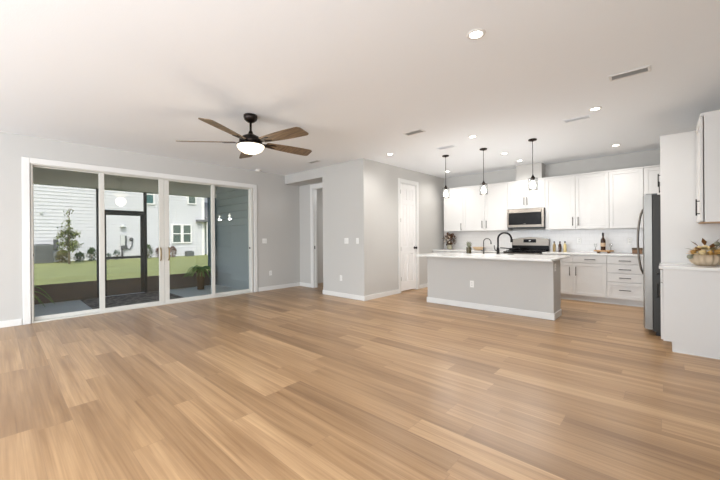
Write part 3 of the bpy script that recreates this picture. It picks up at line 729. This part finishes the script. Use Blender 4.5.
# cabinet above fridge
t = thing('wall_cabinet', 'short white cabinet above the fridge seen edge on with a black handle', 'wall cabinet', (.3, 6.0, 1.82))
MB().box((-.02, RYP + .024, 1.83), (RX - .001, 6.47, UZ1 - .012), .001).build('cabinet_body', 'cab', t)
dd = shaker(t, '-X', -.02, RYP + .026, 5.985, 1.835, UZ1 - .02); pull(dd, '-X', -.02, RYP + .10, 1.93, ln=.16, mt='black')
d2 = shaker(t, '-X', -.02, 5.985, 6.465, 1.835, UZ1 - .02); pull(d2, '-X', -.02, 6.40, 1.93, ln=.16, mt='black')
pn = MB().box((-.045, 6.475, 0), (RX - .001, 6.497, UZ1 - .01), .001)
solo(pn, 'fridge_side_panel', 'cab', 'tall white end panel on the far side of the fridge', 'panel')

# fridge
t = thing('refrigerator', 'stainless refrigerator with dark grey side and bowed handle', 'refrigerator', (.2, 6.0, 0))
GY0, GY1 = 5.53, 6.44
MB().box((-.128, GY0, .05), (RX - .03, GY1, 1.75), .004).build('fridge_body', 'fridge', t)
MB().box((-.10, GY0 + .02, .0), (RX - .05, GY1 - .02, .05)).build('base_grille', 'dark', t)
MB().box((-.132, GY0 + .01, .06), (-.128, GY1 - .01, 1.75)).build('door_gasket', 'dark', t)
mid = (GY0 + GY1) / 2
for a, b, hy in ((GY0, mid - .003, mid - .045), (mid + .003, GY1, mid + .045)):
    dm = MB(); pr = []
    ys = [a + (b - a) * i / 8 for i in range(9)]
    for y in ys:
        s = (y - GY0) / (GY1 - GY0); pr.append((-.205 - .028 * math.sin(PI * s), y, .07))
    dm.prism(pr + [(-.132, b, .07), (-.132, a, .07)], (0, 0, 1.69)); dd = dm.build('fridge_door', 'steel2', t)
    hp = []
    for i in range(13):
        s = i / 12; hp.append((-.232 - .058 * math.sin(PI * min(1, max(0, s))) ** .6, hy, .72 + s * .88))
    MB().tube(hp, .011).build('door_handle', 'steel', dd)
for yy in (GY0 + .06, GY1 - .06): MB().box((-.19, yy - .03, 1.752), (-.08, yy + .03, 1.77), .004).build('hinge_cover', 'dgrey', t)

# ------------------------------------------------------------------ decor
def petals(m, c, r, n, rings=2, tilt0=.3):
    c = Vector(c)
    for k in range(rings):
        for i in range(n):
            a = 2 * PI * (i + .5 * k) / n; el = tilt0 + k * .6; rr = r * (1 - .3 * k)
            d = Vector((math.cos(a) * math.cos(el), math.sin(a) * math.cos(el), math.sin(el))); s = Vector((-math.sin(a), math.cos(a), 0)); up = d.cross(s) * -1
            p0 = c; p1 = c + d * rr * .6 + s * rr * .42; p2 = c + d * rr + up * rr * .12; p3 = c + d * rr * .6 - s * rr * .42
            m.poly([p0, p1, p2, p3], True)
def leafquad(m, p, d, ln, wd):
    d = Vector(d).normalized(); s = d.cross(Vector((0, 0, 1)));
    if s.length < .01: s = Vector((1, 0, 0))
    s.normalize(); p = Vector(p); nrm = s.cross(d)
    m.poly([p, p + d * ln * .5 + s * wd / 2 + nrm * ln * .06, p + d * ln, p + d * ln * .5 - s * wd / 2 + nrm * ln * .06], True)

# pumpkin bowl of flowers
px, py, pz = .315, 5.24, .915
t = thing('flower_bowl', 'cream ribbed pumpkin bowl filled with golden and cream flowers', 'flower arrangement', (px, py, pz))
m = MB(); prof = [(.0, .001), (.075, .001), (.11, .02), (.135, .055), (.138, .085), (.125, .115), (.105, .13), (.095, .122), (.0, .1)]
n = 72; rings = []
for r, z in prof:
    ring = []
    for i in range(n):
        a = 2 * PI * i / n; k = 1 - .16 * (1 - abs(math.sin(a * 6)) ** .6) if r > .05 else 1
        ring.append(m.bm.verts.new((px + r * k * math.cos(a), py + .8 * r * k * math.sin(a), pz + z)))
    rings.append(ring)
for k in range(len(rings) - 1):
    for i in range(n):
        f = m.bm.faces.new((rings[k][i], rings[k][(i + 1) % n], rings[k + 1][(i + 1) % n], rings[k + 1][i])); f.smooth = True
bmesh.ops.remove_doubles(m.bm, verts=m.bm.verts[:], dist=1e-5)
m.build('pumpkin_bowl', 'cream', t)
FL = [(-.03, -.085, .150, .068, 'petal1'), (.0, .03, .20, .06, 'petal1'), (-.095, -.03, .150, .062, 'petal2'), (.085, -.065, .155, .066, 'petal2'), (.035, -.03, .195, .06, 'petal1'), (.115, .02, .17, .06, 'petal1'), (-.06, .04, .18, .06, 'petal2'), (.055, .06, .185, .06, 'petal2'), (-.05, -.02, .195, .055, 'petal1'), (.03, -.09, .145, .055, 'petal2')]
for dx, dy, dz, r, mt in FL:
    m = MB()
    for q in range(4):
        for i in range(9):
            a = 2 * PI * (i + .5 * q) / 9; el = .0 + q * .38; rr = r * (1 - .16 * q)
            d = Vector((math.cos(a) * math.cos(el), math.sin(a) * math.cos(el), math.sin(el))); sd = Vector((-math.sin(a), math.cos(a), 0)); up = d.cross(sd) * -1
            c0 = Vector((px + dx, py + dy, pz + dz - .014)); w2 = rr * .36
            m.poly([c0, c0 + d * rr * .55 + sd * w2, c0 + d * rr + sd * w2 * .6 + up * rr * .1, c0 + d * rr - sd * w2 * .6 + up * rr * .1, c0 + d * rr * .55 - sd * w2], True)
    m.blob((px + dx, py + dy, pz + dz - .002), r * .42, 2)
    m.tube([(px + dx * .7, py + dy * .7, pz + .09), (px + dx, py + dy, pz + dz - .01)], .004, 6)
    f = m.build('flower', mt, t)
for dx, dy, dz, d, mt in [(-.08, -.05, .13, (-1, -.2, .35), 'sage'), (-.05, 0, .17, (-.8, .3, .8), 'brownleaf'), (.04, -.06, .15, (.1, -.8, .7), 'brownleaf'), (.06, .02, .17, (.5, .1, 1), 'brownleaf'), (.0, .05, .18, (-.2, .4, 1), 'brownleaf'), (.09, -.02, .16, (.8, -.5, .7), 'brownleaf'), (.02, -.04, .14, (.6, -.7, .4), 'sage'), (-.04, -.08, .13, (-.5, -.8, .5), 'brownleaf')]:
    m = MB(); leafquad(m, (px + dx, py + dy, pz + dz + .03), d, .10, .05); m.build('leaf', mt, t)
m = MB(); m.blob((px + .085, py, pz + .235), .028, 2, .06); m.tube([(px + .085, py, pz + .1), (px + .085, py, pz + .22)], .004, 6); m.build('seed_pod', 'sage', t)
m = MB(); m.blob((px - .125, py - .08, pz + .095), .027, 2, .06); m.tube([(px - .125, py - .08, pz + .095), (px - .07, py - .04, pz + .13)], .004, 6); m.build('seed_pod', 'sage', t)

# vase with copper foliage in the back left corner
vx, vy = -4.10, 7.88
t = thing('leaf_vase', 'round arrangement of copper leaves and white blooms in a grey vase in the corner', 'vase', (vx, vy, .915))
MB().lathe([(.0, .9155), (.05, .9155), (.068, .94), (.072, .98), (.062, 1.02), (.055, 1.04), (.05, 1.038), (.055, 1.0), (0, .99)], (vx, vy, 0), 24, cap=False).build('vase', 'vase', t)
m = MB()
for i in range(420):
    v = Vector((random.gauss(0, 1), random.gauss(0, 1), random.gauss(0, 1))).normalized(); k = random.uniform(.05, .15)
    p = Vector((vx, vy, 1.17)) + Vector((v.x * k * 1.15, v.y * k, v.z * k))
    leafquad(m, p, v + Vector((random.uniform(-.6, .6), random.uniform(-.6, .6), random.uniform(-.3, .8))), .055, .032)
m.tube([(vx, vy, 1.0), (vx, vy, 1.15)], .02, 8); m.build('foliage', 'copper', t)
for q in [(-.03, -.14, 1.20), (.03, -.15, 1.16), (.06, -.13, 1.23), (-.07, -.13, 1.12), (.06, -.13, 1.10), (.0, -.08, 1.25)]:
    m = MB(); petals(m, (vx + q[0], vy + q[1], q[2]), .05, 6, 3, .1); m.blob((vx + q[0], vy + q[1], q[2]), .018, 1); m.build('bloom', 'white_bloom', t)

# small olive jar with sprigs on the island
jx, jy = -2.845, 6.25
t = thing('jar_plant', 'small dark olive glass jar of pale green sprigs on the island', 'plant', (jx, jy, .915))
MB().lathe([(0, .9155), (.045, .9155), (.05, .925), (.05, .955), (.046, .965), (.05, .975), (.05, 1.02), (.044, 1.04), (.04, 1.04), (.045, 1.0), (0, .99)], (jx, jy, 0), 20, cap=False).build('jar', 'olive', t)
m = MB()
for i in range(40):
    a = random.uniform(0, 2 * PI); el = random.uniform(.5, 1.4); leafquad(m, (jx + random.uniform(-.03, .03), jy + random.uniform(-.03, .03), 1.02 + random.uniform(0, .05)), (math.cos(a) * math.cos(el), math.sin(a) * math.cos(el), math.sin(el)), .10, .024)
m.build('sprigs', 'sage', t)

# shallow wooden bowl on the back counter
m = MB(); m.lathe([(0, .9155), (.06, .9155), (.10, .935), (.145, .985), (.15, .992), (.143, .99), (.1, .945), (0, .93)], (-3.29, 7.76, 0), 28, cap=False)
solo(m, 'wooden_bowl', 'bowlwood', 'shallow pale wooden bowl on the back counter left of the range', 'bowl')

# three bottles right of the range
def bottle(name, label, x, y, mt, hh, group=None, r=.028, capm='dark', z=.915):
    t = thing(name, label, 'bottle', (x, y, z), group)
    MB().lathe([(0, z + .0006), (r, z + .0006), (r * 1.02, z + .01), (r * 1.02, z + hh * .6), (r * .85, z + hh * .7), (r * .42, z + hh * .78), (r * .4, z + hh * .9)], (x, y, 0), 20).build('bottle_body', mt, t)
    MB().lathe([(r * .5, z + hh * .88), (r * .52, z + hh * .99), (r * .45, z + hh), (0, z + hh)], (x, y, 0), 14).build('bottle_cap', capm, t)
    return t
bottle('small_bottle', 'tan oil bottle nearest the range, first of the three small bottles', -1.722, 7.86, 'tan_b', .215, 'small bottles beside the range')
bottle('small_bottle', 'dark brown bottle in the middle of the three small bottles', -1.617, 7.86, 'amber', .215, 'small bottles beside the range')
bottle('small_bottle', 'pale yellow bottle, furthest from the range of the three small bottles', -1.527, 7.86, 'pale_b', .215, 'small bottles beside the range')
# footed wooden tray with wine bottle and two glasses
tx, ty = -.875, 7.78
t = thing('serving_tray', 'round footed wooden tray under the wine bottle', 'tray', (tx, ty, .915))
MB().lathe([(0, .942), (.15, .942), (.158, .95), (.158, .962), (.15, .968), (0, .966)], (tx, ty, 0), 36).build('tray_top', 'traywood', t)
for k in range(4):
    a = PI / 4 + k * PI / 2; MB().lathe([(.016, .9155), (.02, .93), (.016, .9425)], (tx + .11 * math.cos(a), ty + .11 * math.sin(a), 0), 12).build('foot', 'boxwood', t)
z = .967; bx_, by_ = -.885, 7.79
t = thing('wine_bottle', 'tall dark brown wine bottle on the wooden tray', 'bottle', (bx_, by_, z))
MB().lathe([(0, z + .0006), (.038, z + .0006), (.04, z + .008), (.04, z + .185), (.036, z + .205), (.018, z + .235), (.0145, z + .25), (.0145, z + .315), (.0165, z + .317), (.0165, z + .328), (0, z + .328)], (bx_, by_, 0), 24).build('bottle_body', 'amber', t)
MB().lathe([(.0406, z + .07), (.0406, z + .14)], (bx_, by_, 0), 24, cap=False).build('paper_label', 'label', t)
MB().lathe([(.0152, z + .265), (.0172, z + .27), (.0172, z + .331), (0, z + .332)], (bx_, by_, 0), 16, cap=False).build('neck_foil', 'dark', t)
for gx, gy, lb in ((-1.0, 7.76, 'small stemmed glass left of the wine bottle on the wooden tray'), (-.765, 7.76, 'small stemmed glass right of the wine bottle on the wooden tray')):
    t = thing('stemmed_glass', lb, 'glass', (gx, gy, z), 'glasses on the tray')
    MB().lathe([(0, z + .0006), (.026, z + .0006), (.026, z + .004), (.005, z + .008), (.004, z + .055)], (gx, gy, 0), 20, cap=False).build('stem', 'steel', t)
    MB().lathe([(.004, z + .055), (.016, z + .06), (.026, z + .08), (.025, z + .125), (.0235, z + .125), (.024, z + .082), (.014, z + .063), (0, z + .06)], (gx, gy, 0), 20, cap=False).build('glass_bowl', 'clear', t)
t = thing('wooden_box', 'small brown wooden box on the counter beside the fridge', 'box', (-.385, 7.78, .915))
m = MB(); m.box((-.455, 7.73, .9155), (-.315, 7.83, .99), .003); m.build('box_body', 'boxwood', t)
MB().box((-.46, 7.725, .99), (-.31, 7.835, 1.018), .004).build('box_lid', 'pot', t)
MB().lathe([(.008, 0), (.008, .012), (0, .014)], (-.385, 7.73, .975), 10, mtx=Matrix.Rotation(PI / 2, 4, 'X')).build('clasp', 'brass', t)

# ------------------------------------------------------------------ covered patio
PX = -9.2
struct(MB().box((PX - .12, -2.0, -.2), (WX - TH, 4.6, -.03)), 'floor_patio', 'concrete', 'grey concrete floor of the covered patio', 'floor')
struct(MB().box((PX - .12, -2.0, 2.72), (WX - TH, 4.6, 2.85)), 'ceiling_patio', 'lanai', 'grey ceiling of the covered patio', 'ceiling')
struct(MB().box((PX - .12, -2.0, 2.36), (PX + .08, 4.13, 2.72)), 'wall_patio_beam', 'lanai', 'grey header beam across the top of the patio screens', 'wall')
def lap(m, axis, pos, a0, a1, z0, z1, step, sgn, thick=.016):
    k = 0; z = z0
    while z < z1 - 1e-6:
        t1 = min(z + step, z1)
        if axis == 'X': m.prism([(pos, a0, z), (pos + sgn * thick, a0, z), (pos + sgn * .003, a0, t1), (pos, a0, t1)], (0, a1 - a0, 0))
        else: m.prism([(a0, pos, z), (a0, pos + sgn * thick, z), (a0, pos + sgn * .003, t1), (a0, pos, t1)], (a1 - a0, 0, 0))
        z += step
m = MB(); lap(m, 'Y', 4.15, PX - .12, WX - TH, -.03, 2.72, .178, -1, .05); m.box((PX - .12, 4.15, -.03), (WX - TH, 4.3, 2.72))
struct(m, 'wall_patio_side', 'siding2', 'blue grey lap siding wall at the right end of the patio', 'wall')
t = thing('screen_enclosure', 'dark bronze screen enclosure with solid kick panels along the patio edge', 'screen enclosure', (PX, 1.5, -.03))
def kick(y0, y1): MB().box((PX - .02, y0, -.028), (PX + .02, y1, .345), .003).build('kick_panel', 'kick', t)
def post(y0, y1, z1=2.359): MB().box((PX - .03, y0, -.028), (PX + .03, y1, z1), .004).build('post', 'post', t)
def scr(y0, y1, z0, z1): MB().box((PX - .001, y0, z0), (PX + .001, y1, z1)).build('insect_screen', 'screen', t)
kick(-1.9, 1.50); kick(2.44, 3.94)
post(-1.95, -1.9); post(1.50, 1.575); post(2.40, 2.46); MB().box((PX - .08, 3.94, -.028), (PX + .08, 4.105, 2.359), .004).build('corner_post', 'cpost', t)
MB().box((PX - .03, 1.576, 1.845), (PX + .03, 2.40, 1.905), .004).build('transom_rail', 'post', t)
scr(-1.9, 1.50, .345, 2.359); scr(2.46, 3.94, .345, 2.359); scr(1.576, 2.40, 1.905, 2.359)
t = thing('screen_door', 'dark bronze screen door with kick panel and mid rail in the patio enclosure', 'door', (PX, 1.6, -.03))
m = MB(); m.box((PX - .02, 1.60, -.02), (PX + .02, 1.672, 1.842), .003); m.box((PX - .02, 2.33, -.02), (PX + .02, 2.398, 1.842), .003)
m.box((PX - .02, 1.672, 1.79), (PX + .02, 2.33, 1.842), .003); m.box((PX - .02, 1.672, .80), (PX + .02, 2.33, .85), .003); m.build('door_frame', 'post', t)
MB().box((PX - .015, 1.672, -.02), (PX + .015, 2.33, .335), .003).build('kick_panel', 'kick', t)
MB().box((PX - .001, 1.672, .335), (PX + .001, 2.33, 1.79)).build('insect_screen', 'screen', t)
MB().box((PX + .02, 2.345, .92), (PX + .045, 2.37, 1.02), .004).build('door_latch', 'black', t)
solo(MB().box((-9.1, 1.2, -.0295), (-7.35, 2.75, -.018), .003), 'patio_rug', 'rug', 'dark patterned outdoor rug on the patio floor', 'rug')

def fern(label, x, y, z, pr, ph, n, ln, seed, stand=0.0):
    random.seed(seed)
    t = thing('potted_fern', label, 'plant', (x, y, z), 'potted ferns on the patio')
    MB().lathe([(0, z + .001), (pr * .72, z + .001), (pr * .8, z + ph * .5), (pr, z + ph * .92), (pr * 1.05, z + ph), (pr * .9, z + ph), (pr * .85, z + ph * .9), (0, z + ph * .88)], (x, y, 0), 20, cap=False).build('pot', 'pot', t)
    m = MB()
    for i in range(n):
        a = 2 * PI * i / n + random.uniform(-.2, .2); L_ = ln * random.uniform(.7, 1.1); up = random.uniform(.8, 1.9)
        prev = Vector((x, y, z + ph * .9))
        pts = []
        for k in range(9):
            s = k / 8; pts.append(prev + Vector((math.cos(a) * L_ * s, math.sin(a) * L_ * s, L_ * (up * s - (up + .35) * s * s))))
        m.tube(pts, .004, 4)
        for k in range(1, 9):
            d = (pts[k] - pts[k - 1]).normalized(); sd = Vector((-math.sin(a), math.cos(a), 0)); wl = .09 * (1.1 - k / 9)
            for h_ in (0, .5):
                p = pts[k - 1].lerp(pts[k], h_)
                for s in (-1, 1): leafquad(m, p, sd * s + d * .5 - Vector((0, 0, .2)), wl, .035)
    m.build('fronds', 'fern', t)
fern('green potted fern in a tall brown planter by the patio side wall', -8.62, 3.48, -.03, .11, .5, 34, .36, 3)
fern('potted fern at the left end of the patio, only its tips showing', -8.5, .22, -.03, .14, .3, 26, .5, 5)

# ------------------------------------------------------------------ yard and neighbour
struct(MB().box((-90, -60, -.4), (PX - .12, 70, -.1)), 'ground_lawn', 'lawn', 'green lawn between the patio and the white house', 'ground')
struct(MB().box((PX - .12, -60, -.4), (WX - TH, -2.0, -.1)), 'ground_side', 'lawn', 'green lawn beside the patio', 'ground')
HX = -27.0
t = thing('neighbor_house', 'white two storey lap sided house across the lawn', 'house', (HX, 3, -.1))
m = MB(); lap(m, 'X', HX, -14, 11.16, -.1, 6.2, .21, 1, .034); m.box((HX - 6, -14, -.1), (HX, 11.16, 6.2)); m.build('siding', 'siding', t)
m = MB(); m.box((HX - .05, 11.0, -.1), (HX + .06, 11.2, 6.2)); m.build('corner_board', 'htrim', t)
m = MB(); m.box((HX - 9, -14.6, 6.2), (HX + .6, 11.7, 6.4)); m.prism([(HX - 6.6, -14.6, 6.4), (HX + .6, -14.6, 6.4), (HX - 3, -14.6, 8.2)], (0, 26.3, 0)); m.build('roof', 'roofing', t)
m = MB(); lap(m, 'X', HX - 2, 11.2, 22, -.1, 6.2, .19, 1, .024); m.box((HX - 6, 11.2, -.1), (HX - 2, 22, 6.2)); m.build('wing_siding', 'siding', t)
m = MB(); m.box((HX - 2, 10.55, 2.52), (HX + .5, 13.5, 2.68)); m.prism([(HX + .45, 11.25, 2.68), (HX - 2, 11.25, 2.68), (HX - 2, 11.25, 4.3)], (0, 2.25, 0)); m.build('porch_roof', 'roofing', t)
MB().box((HX + .30, 11.25, -.1), (HX + .42, 11.37, 2.52)).build('porch_post', 'htrim', t)
def hwin(y0, y1, z0, z1, g='winglass', rail=True):
    m = MB(); b = .09; x0, x1 = HX, HX + .12
    m.box((x0, y0 - b, z0 - b), (x1, y0, z1 + b)); m.box((x0, y1, z0 - b), (x1, y1 + b, z1 + b)); m.box((x0, y0, z0 - b), (x1, y1, z0)); m.box((x0, y0, z1), (x1, y1, z1 + b))
    if rail: m.box((x0, y0, (z0 + z1) / 2 - .035), (x1 - .01, y1, (z0 + z1) / 2 + .035))
    o = m.build('window', 'htrim', t)
    for a, c in (((z0, (z0 + z1) / 2 - .035), ((z0 + z1) / 2 + .035, z1)) if rail else ((z0, z1),)):
        MB().box((HX + .06, y0, a), (HX + .075, y1, c)).build('pane', g, o)
hwin(8.90, 9.43, .96, 2.22); hwin(9.62, 10.13, .96, 2.22)
hwin(10.02, 10.50, 3.93, 5.2); hwin(7.2, 7.62, 3.74, 5.0, 'teal'); 
t = thing('wall_lantern', 'small grey dome light on the white house wall above the utility box', 'light', (HX, 5.78, 2.1))
MB().box((HX + .056, 5.70, 2.02), (HX + .09, 5.86, 2.2), .01).build('back_plate', 'greybox', t)
MB().lathe([(.17, 2.02), (.17, 2.06), (.12, 2.16), (0, 2.2)], (HX + .2, 5.78, 0), 16).build('lamp_shade', 'greybox', t)
t = thing('utility_meter', 'white electric meter box with grey pipes on the house wall', 'meter box', (HX, 5.8, .3))
MB().box((HX + .07, 5.66, .80), (HX + .2, 5.90, 1.5), .01).build('meter_box', 'greybox', t)
MB().box((HX + .07, 5.92, .75), (HX + .16, 6.0, 1.45), .01).build('side_box', 'dgrey', t)
MB().box((HX + .07, 5.68, .55), (HX + .2, 6.02, .78), .01).build('lower_box', 'dgrey', t)
MB().tube([(HX + .1, 5.76, -.1), (HX + .1, 5.76, .56)], .06).build('conduit', 'dgrey', t)
MB().tube([(HX + .1, 6.02, .65), (HX + .12, 6.15, .5), (HX + .12, 6.3, .75), (HX + .12, 6.35, 1.1)], .03).build('hose_pipe', 'dgrey', t)
MB().lathe([(.02, 0), (.12, .02), (.12, .08), (0, .09)], (HX + .04, 6.28, 1.2), 14, mtx=Matrix.Rotation(PI / 2, 4, 'Y')).build('gauge', 'dgrey', t)
solo(MB().box((HX + .06, 1.76, 2.72), (HX + .12, 1.9, 2.88), .02), 'wall_vent', 'greybox', 'small grey exhaust vent on the white house wall left of the tree', 'vent')
def condenser(label, x, y, wx, wy, h):
    t = thing('air_conditioner', label, 'air conditioner', (x, y, -.1), 'outdoor condensers')
    MB().box((x - wx / 2, y - wy / 2, -.1), (x + wx / 2, y + wy / 2, h), .02).build('condenser_body', 'acgrey', t)
    m = MB()
    nb = int(h / .09)
    for k in range(nb): m.box((x + wx / 2, y - wy / 2 + .05, k * .09), (x + wx / 2 + .012, y + wy / 2 - .05, k * .09 + .03))
    m.build('louvers', 'dgrey', t)
    MB().lathe([(min(wx, wy) * .4, h), (min(wx, wy) * .4, h + .03), (0, h + .04)], (x, y, 0), 20).build('fan_grille', 'dgrey', t)
condenser('large grey condenser unit at the left end of the white house', HX + .7, 1.86, .85, .8, .95)
condenser('small grey condenser unit on the ground below the paired house windows', HX + .6, 9.85, .5, .5, .26)
solo(MB().box((HX + .06, 2.34, .6), (HX + .2, 2.55, 1.25), .02), 'disconnect_box', 'dgrey', 'small dark box on the house wall beside the large condenser', 'box')

def shrub(name, label, x, y, rx, h, mt, n, ls, seed, cat='shrub', flower=None):
    random.seed(seed)
    t = thing(name, label, cat, (x, y, -.1), 'shrubs along the white house')
    m = MB()
    for i in range(n):
        v = Vector((random.gauss(0, 1), random.gauss(0, 1), random.gauss(0, 1))).normalized(); k = random.uniform(.35, 1) ** .6
        p = Vector((x + v.x * rx * k, y + v.y * rx * k, -.1 + h * .5 + v.z * h * .5 * k))
        leafquad(m, p, v + Vector((random.uniform(-.8, .8), random.uniform(-.8, .8), random.uniform(0, 1))), ls, ls * .5)
    m.build('foliage', mt, t)
    m = MB()
    for i in range(4): m.tube([(x, y, -.1), (x + random.uniform(-.5, .5) * rx, y + random.uniform(-.5, .5) * rx, -.1 + h * .55)], .015, 5)
    m.build('stems', 'bark', t)
SXp = -26.0
shrub('ornamental_grass', 'straw coloured grass clump between the large condenser and the young tree', SXp + .5, 2.6, .24, .62, 'tanshrub', 350, .22, 11)
shrub('shrub', 'dark green shrub just right of the young tree', SXp, 3.42, .22, .5, 'shrub', 260, .16, 12)
shrub('shrub', 'leafy green shrub at the right edge of the left door pane', SXp, 3.98, .22, .75, 'shrub', 240, .16, 13)
shrub('shrub', 'low grey green shrub left of the utility meter', SXp, 4.82, .16, .4, 'greyshrub', 120, .12, 14)
shrub('shrub', 'taller grey green shrub just left of the utility meter', SXp - .0, 5.26, .16, .58, 'greyshrub', 140, .13, 15)
shrub('shrub', 'bright green bushy shrub left of the middle door stile', SXp, 7.02, .27, .85, 'shrub', 320, .15, 16)
shrub('shrub', 'reddish shrub behind the middle door stile', SXp, 7.74, .24, .7, 'redshrub', 260, .15, 17)
shrub('shrub', 'dark reddish green shrub just right of the middle door stile', SXp, 8.55, .26, .72, 'redshrub', 260, .15, 18)

# young tree
random.seed(21)
TX, TY = -24.0, 2.72
t = thing('young_tree', 'young slim tree on the lawn in front of the white house', 'tree', (TX, TY, -.1))
m = MB(); m.tube([(TX, TY, -.1), (TX + .02, TY, .8), (TX, TY + .02, 1.8), (TX, TY, 2.9)], [.05, .04, .028, .008], 8); m.build('trunk', 'bark', t)
br = MB(); lf = MB()
for i in range(46):
    z = random.uniform(.45, 2.7); a = random.uniform(0, 2 * PI); up = random.uniform(.3, 1.3) if z < 1.6 else random.uniform(1.2, 2.4)
    L_ = (.55 if z < 1.7 else .42) * random.uniform(.6, 1.1)
    d = Vector((math.cos(a), math.sin(a), up)).normalized(); p0 = Vector((TX, TY, z)); p1 = p0 + d * L_
    br.tube([p0, p0.lerp(p1, .6) + Vector((0, 0, .02)), p1], [.013, .009, .004], 5)
    nl = 34 if z < 1.5 else (12 if z < 2.0 else 4)
    for k in range(nl):
        p = p0.lerp(p1, random.uniform(.25, 1.05)) + Vector((random.uniform(-.1, .1), random.uniform(-.1, .1), random.uniform(-.08, .08)))
        leafquad(lf, p, (random.uniform(-1, 1), random.uniform(-1, 1), random.uniform(-.6, .8)), .15, .08)
br.build('branches', 'bark', t); lf.build('leaves', 'leaf', t)
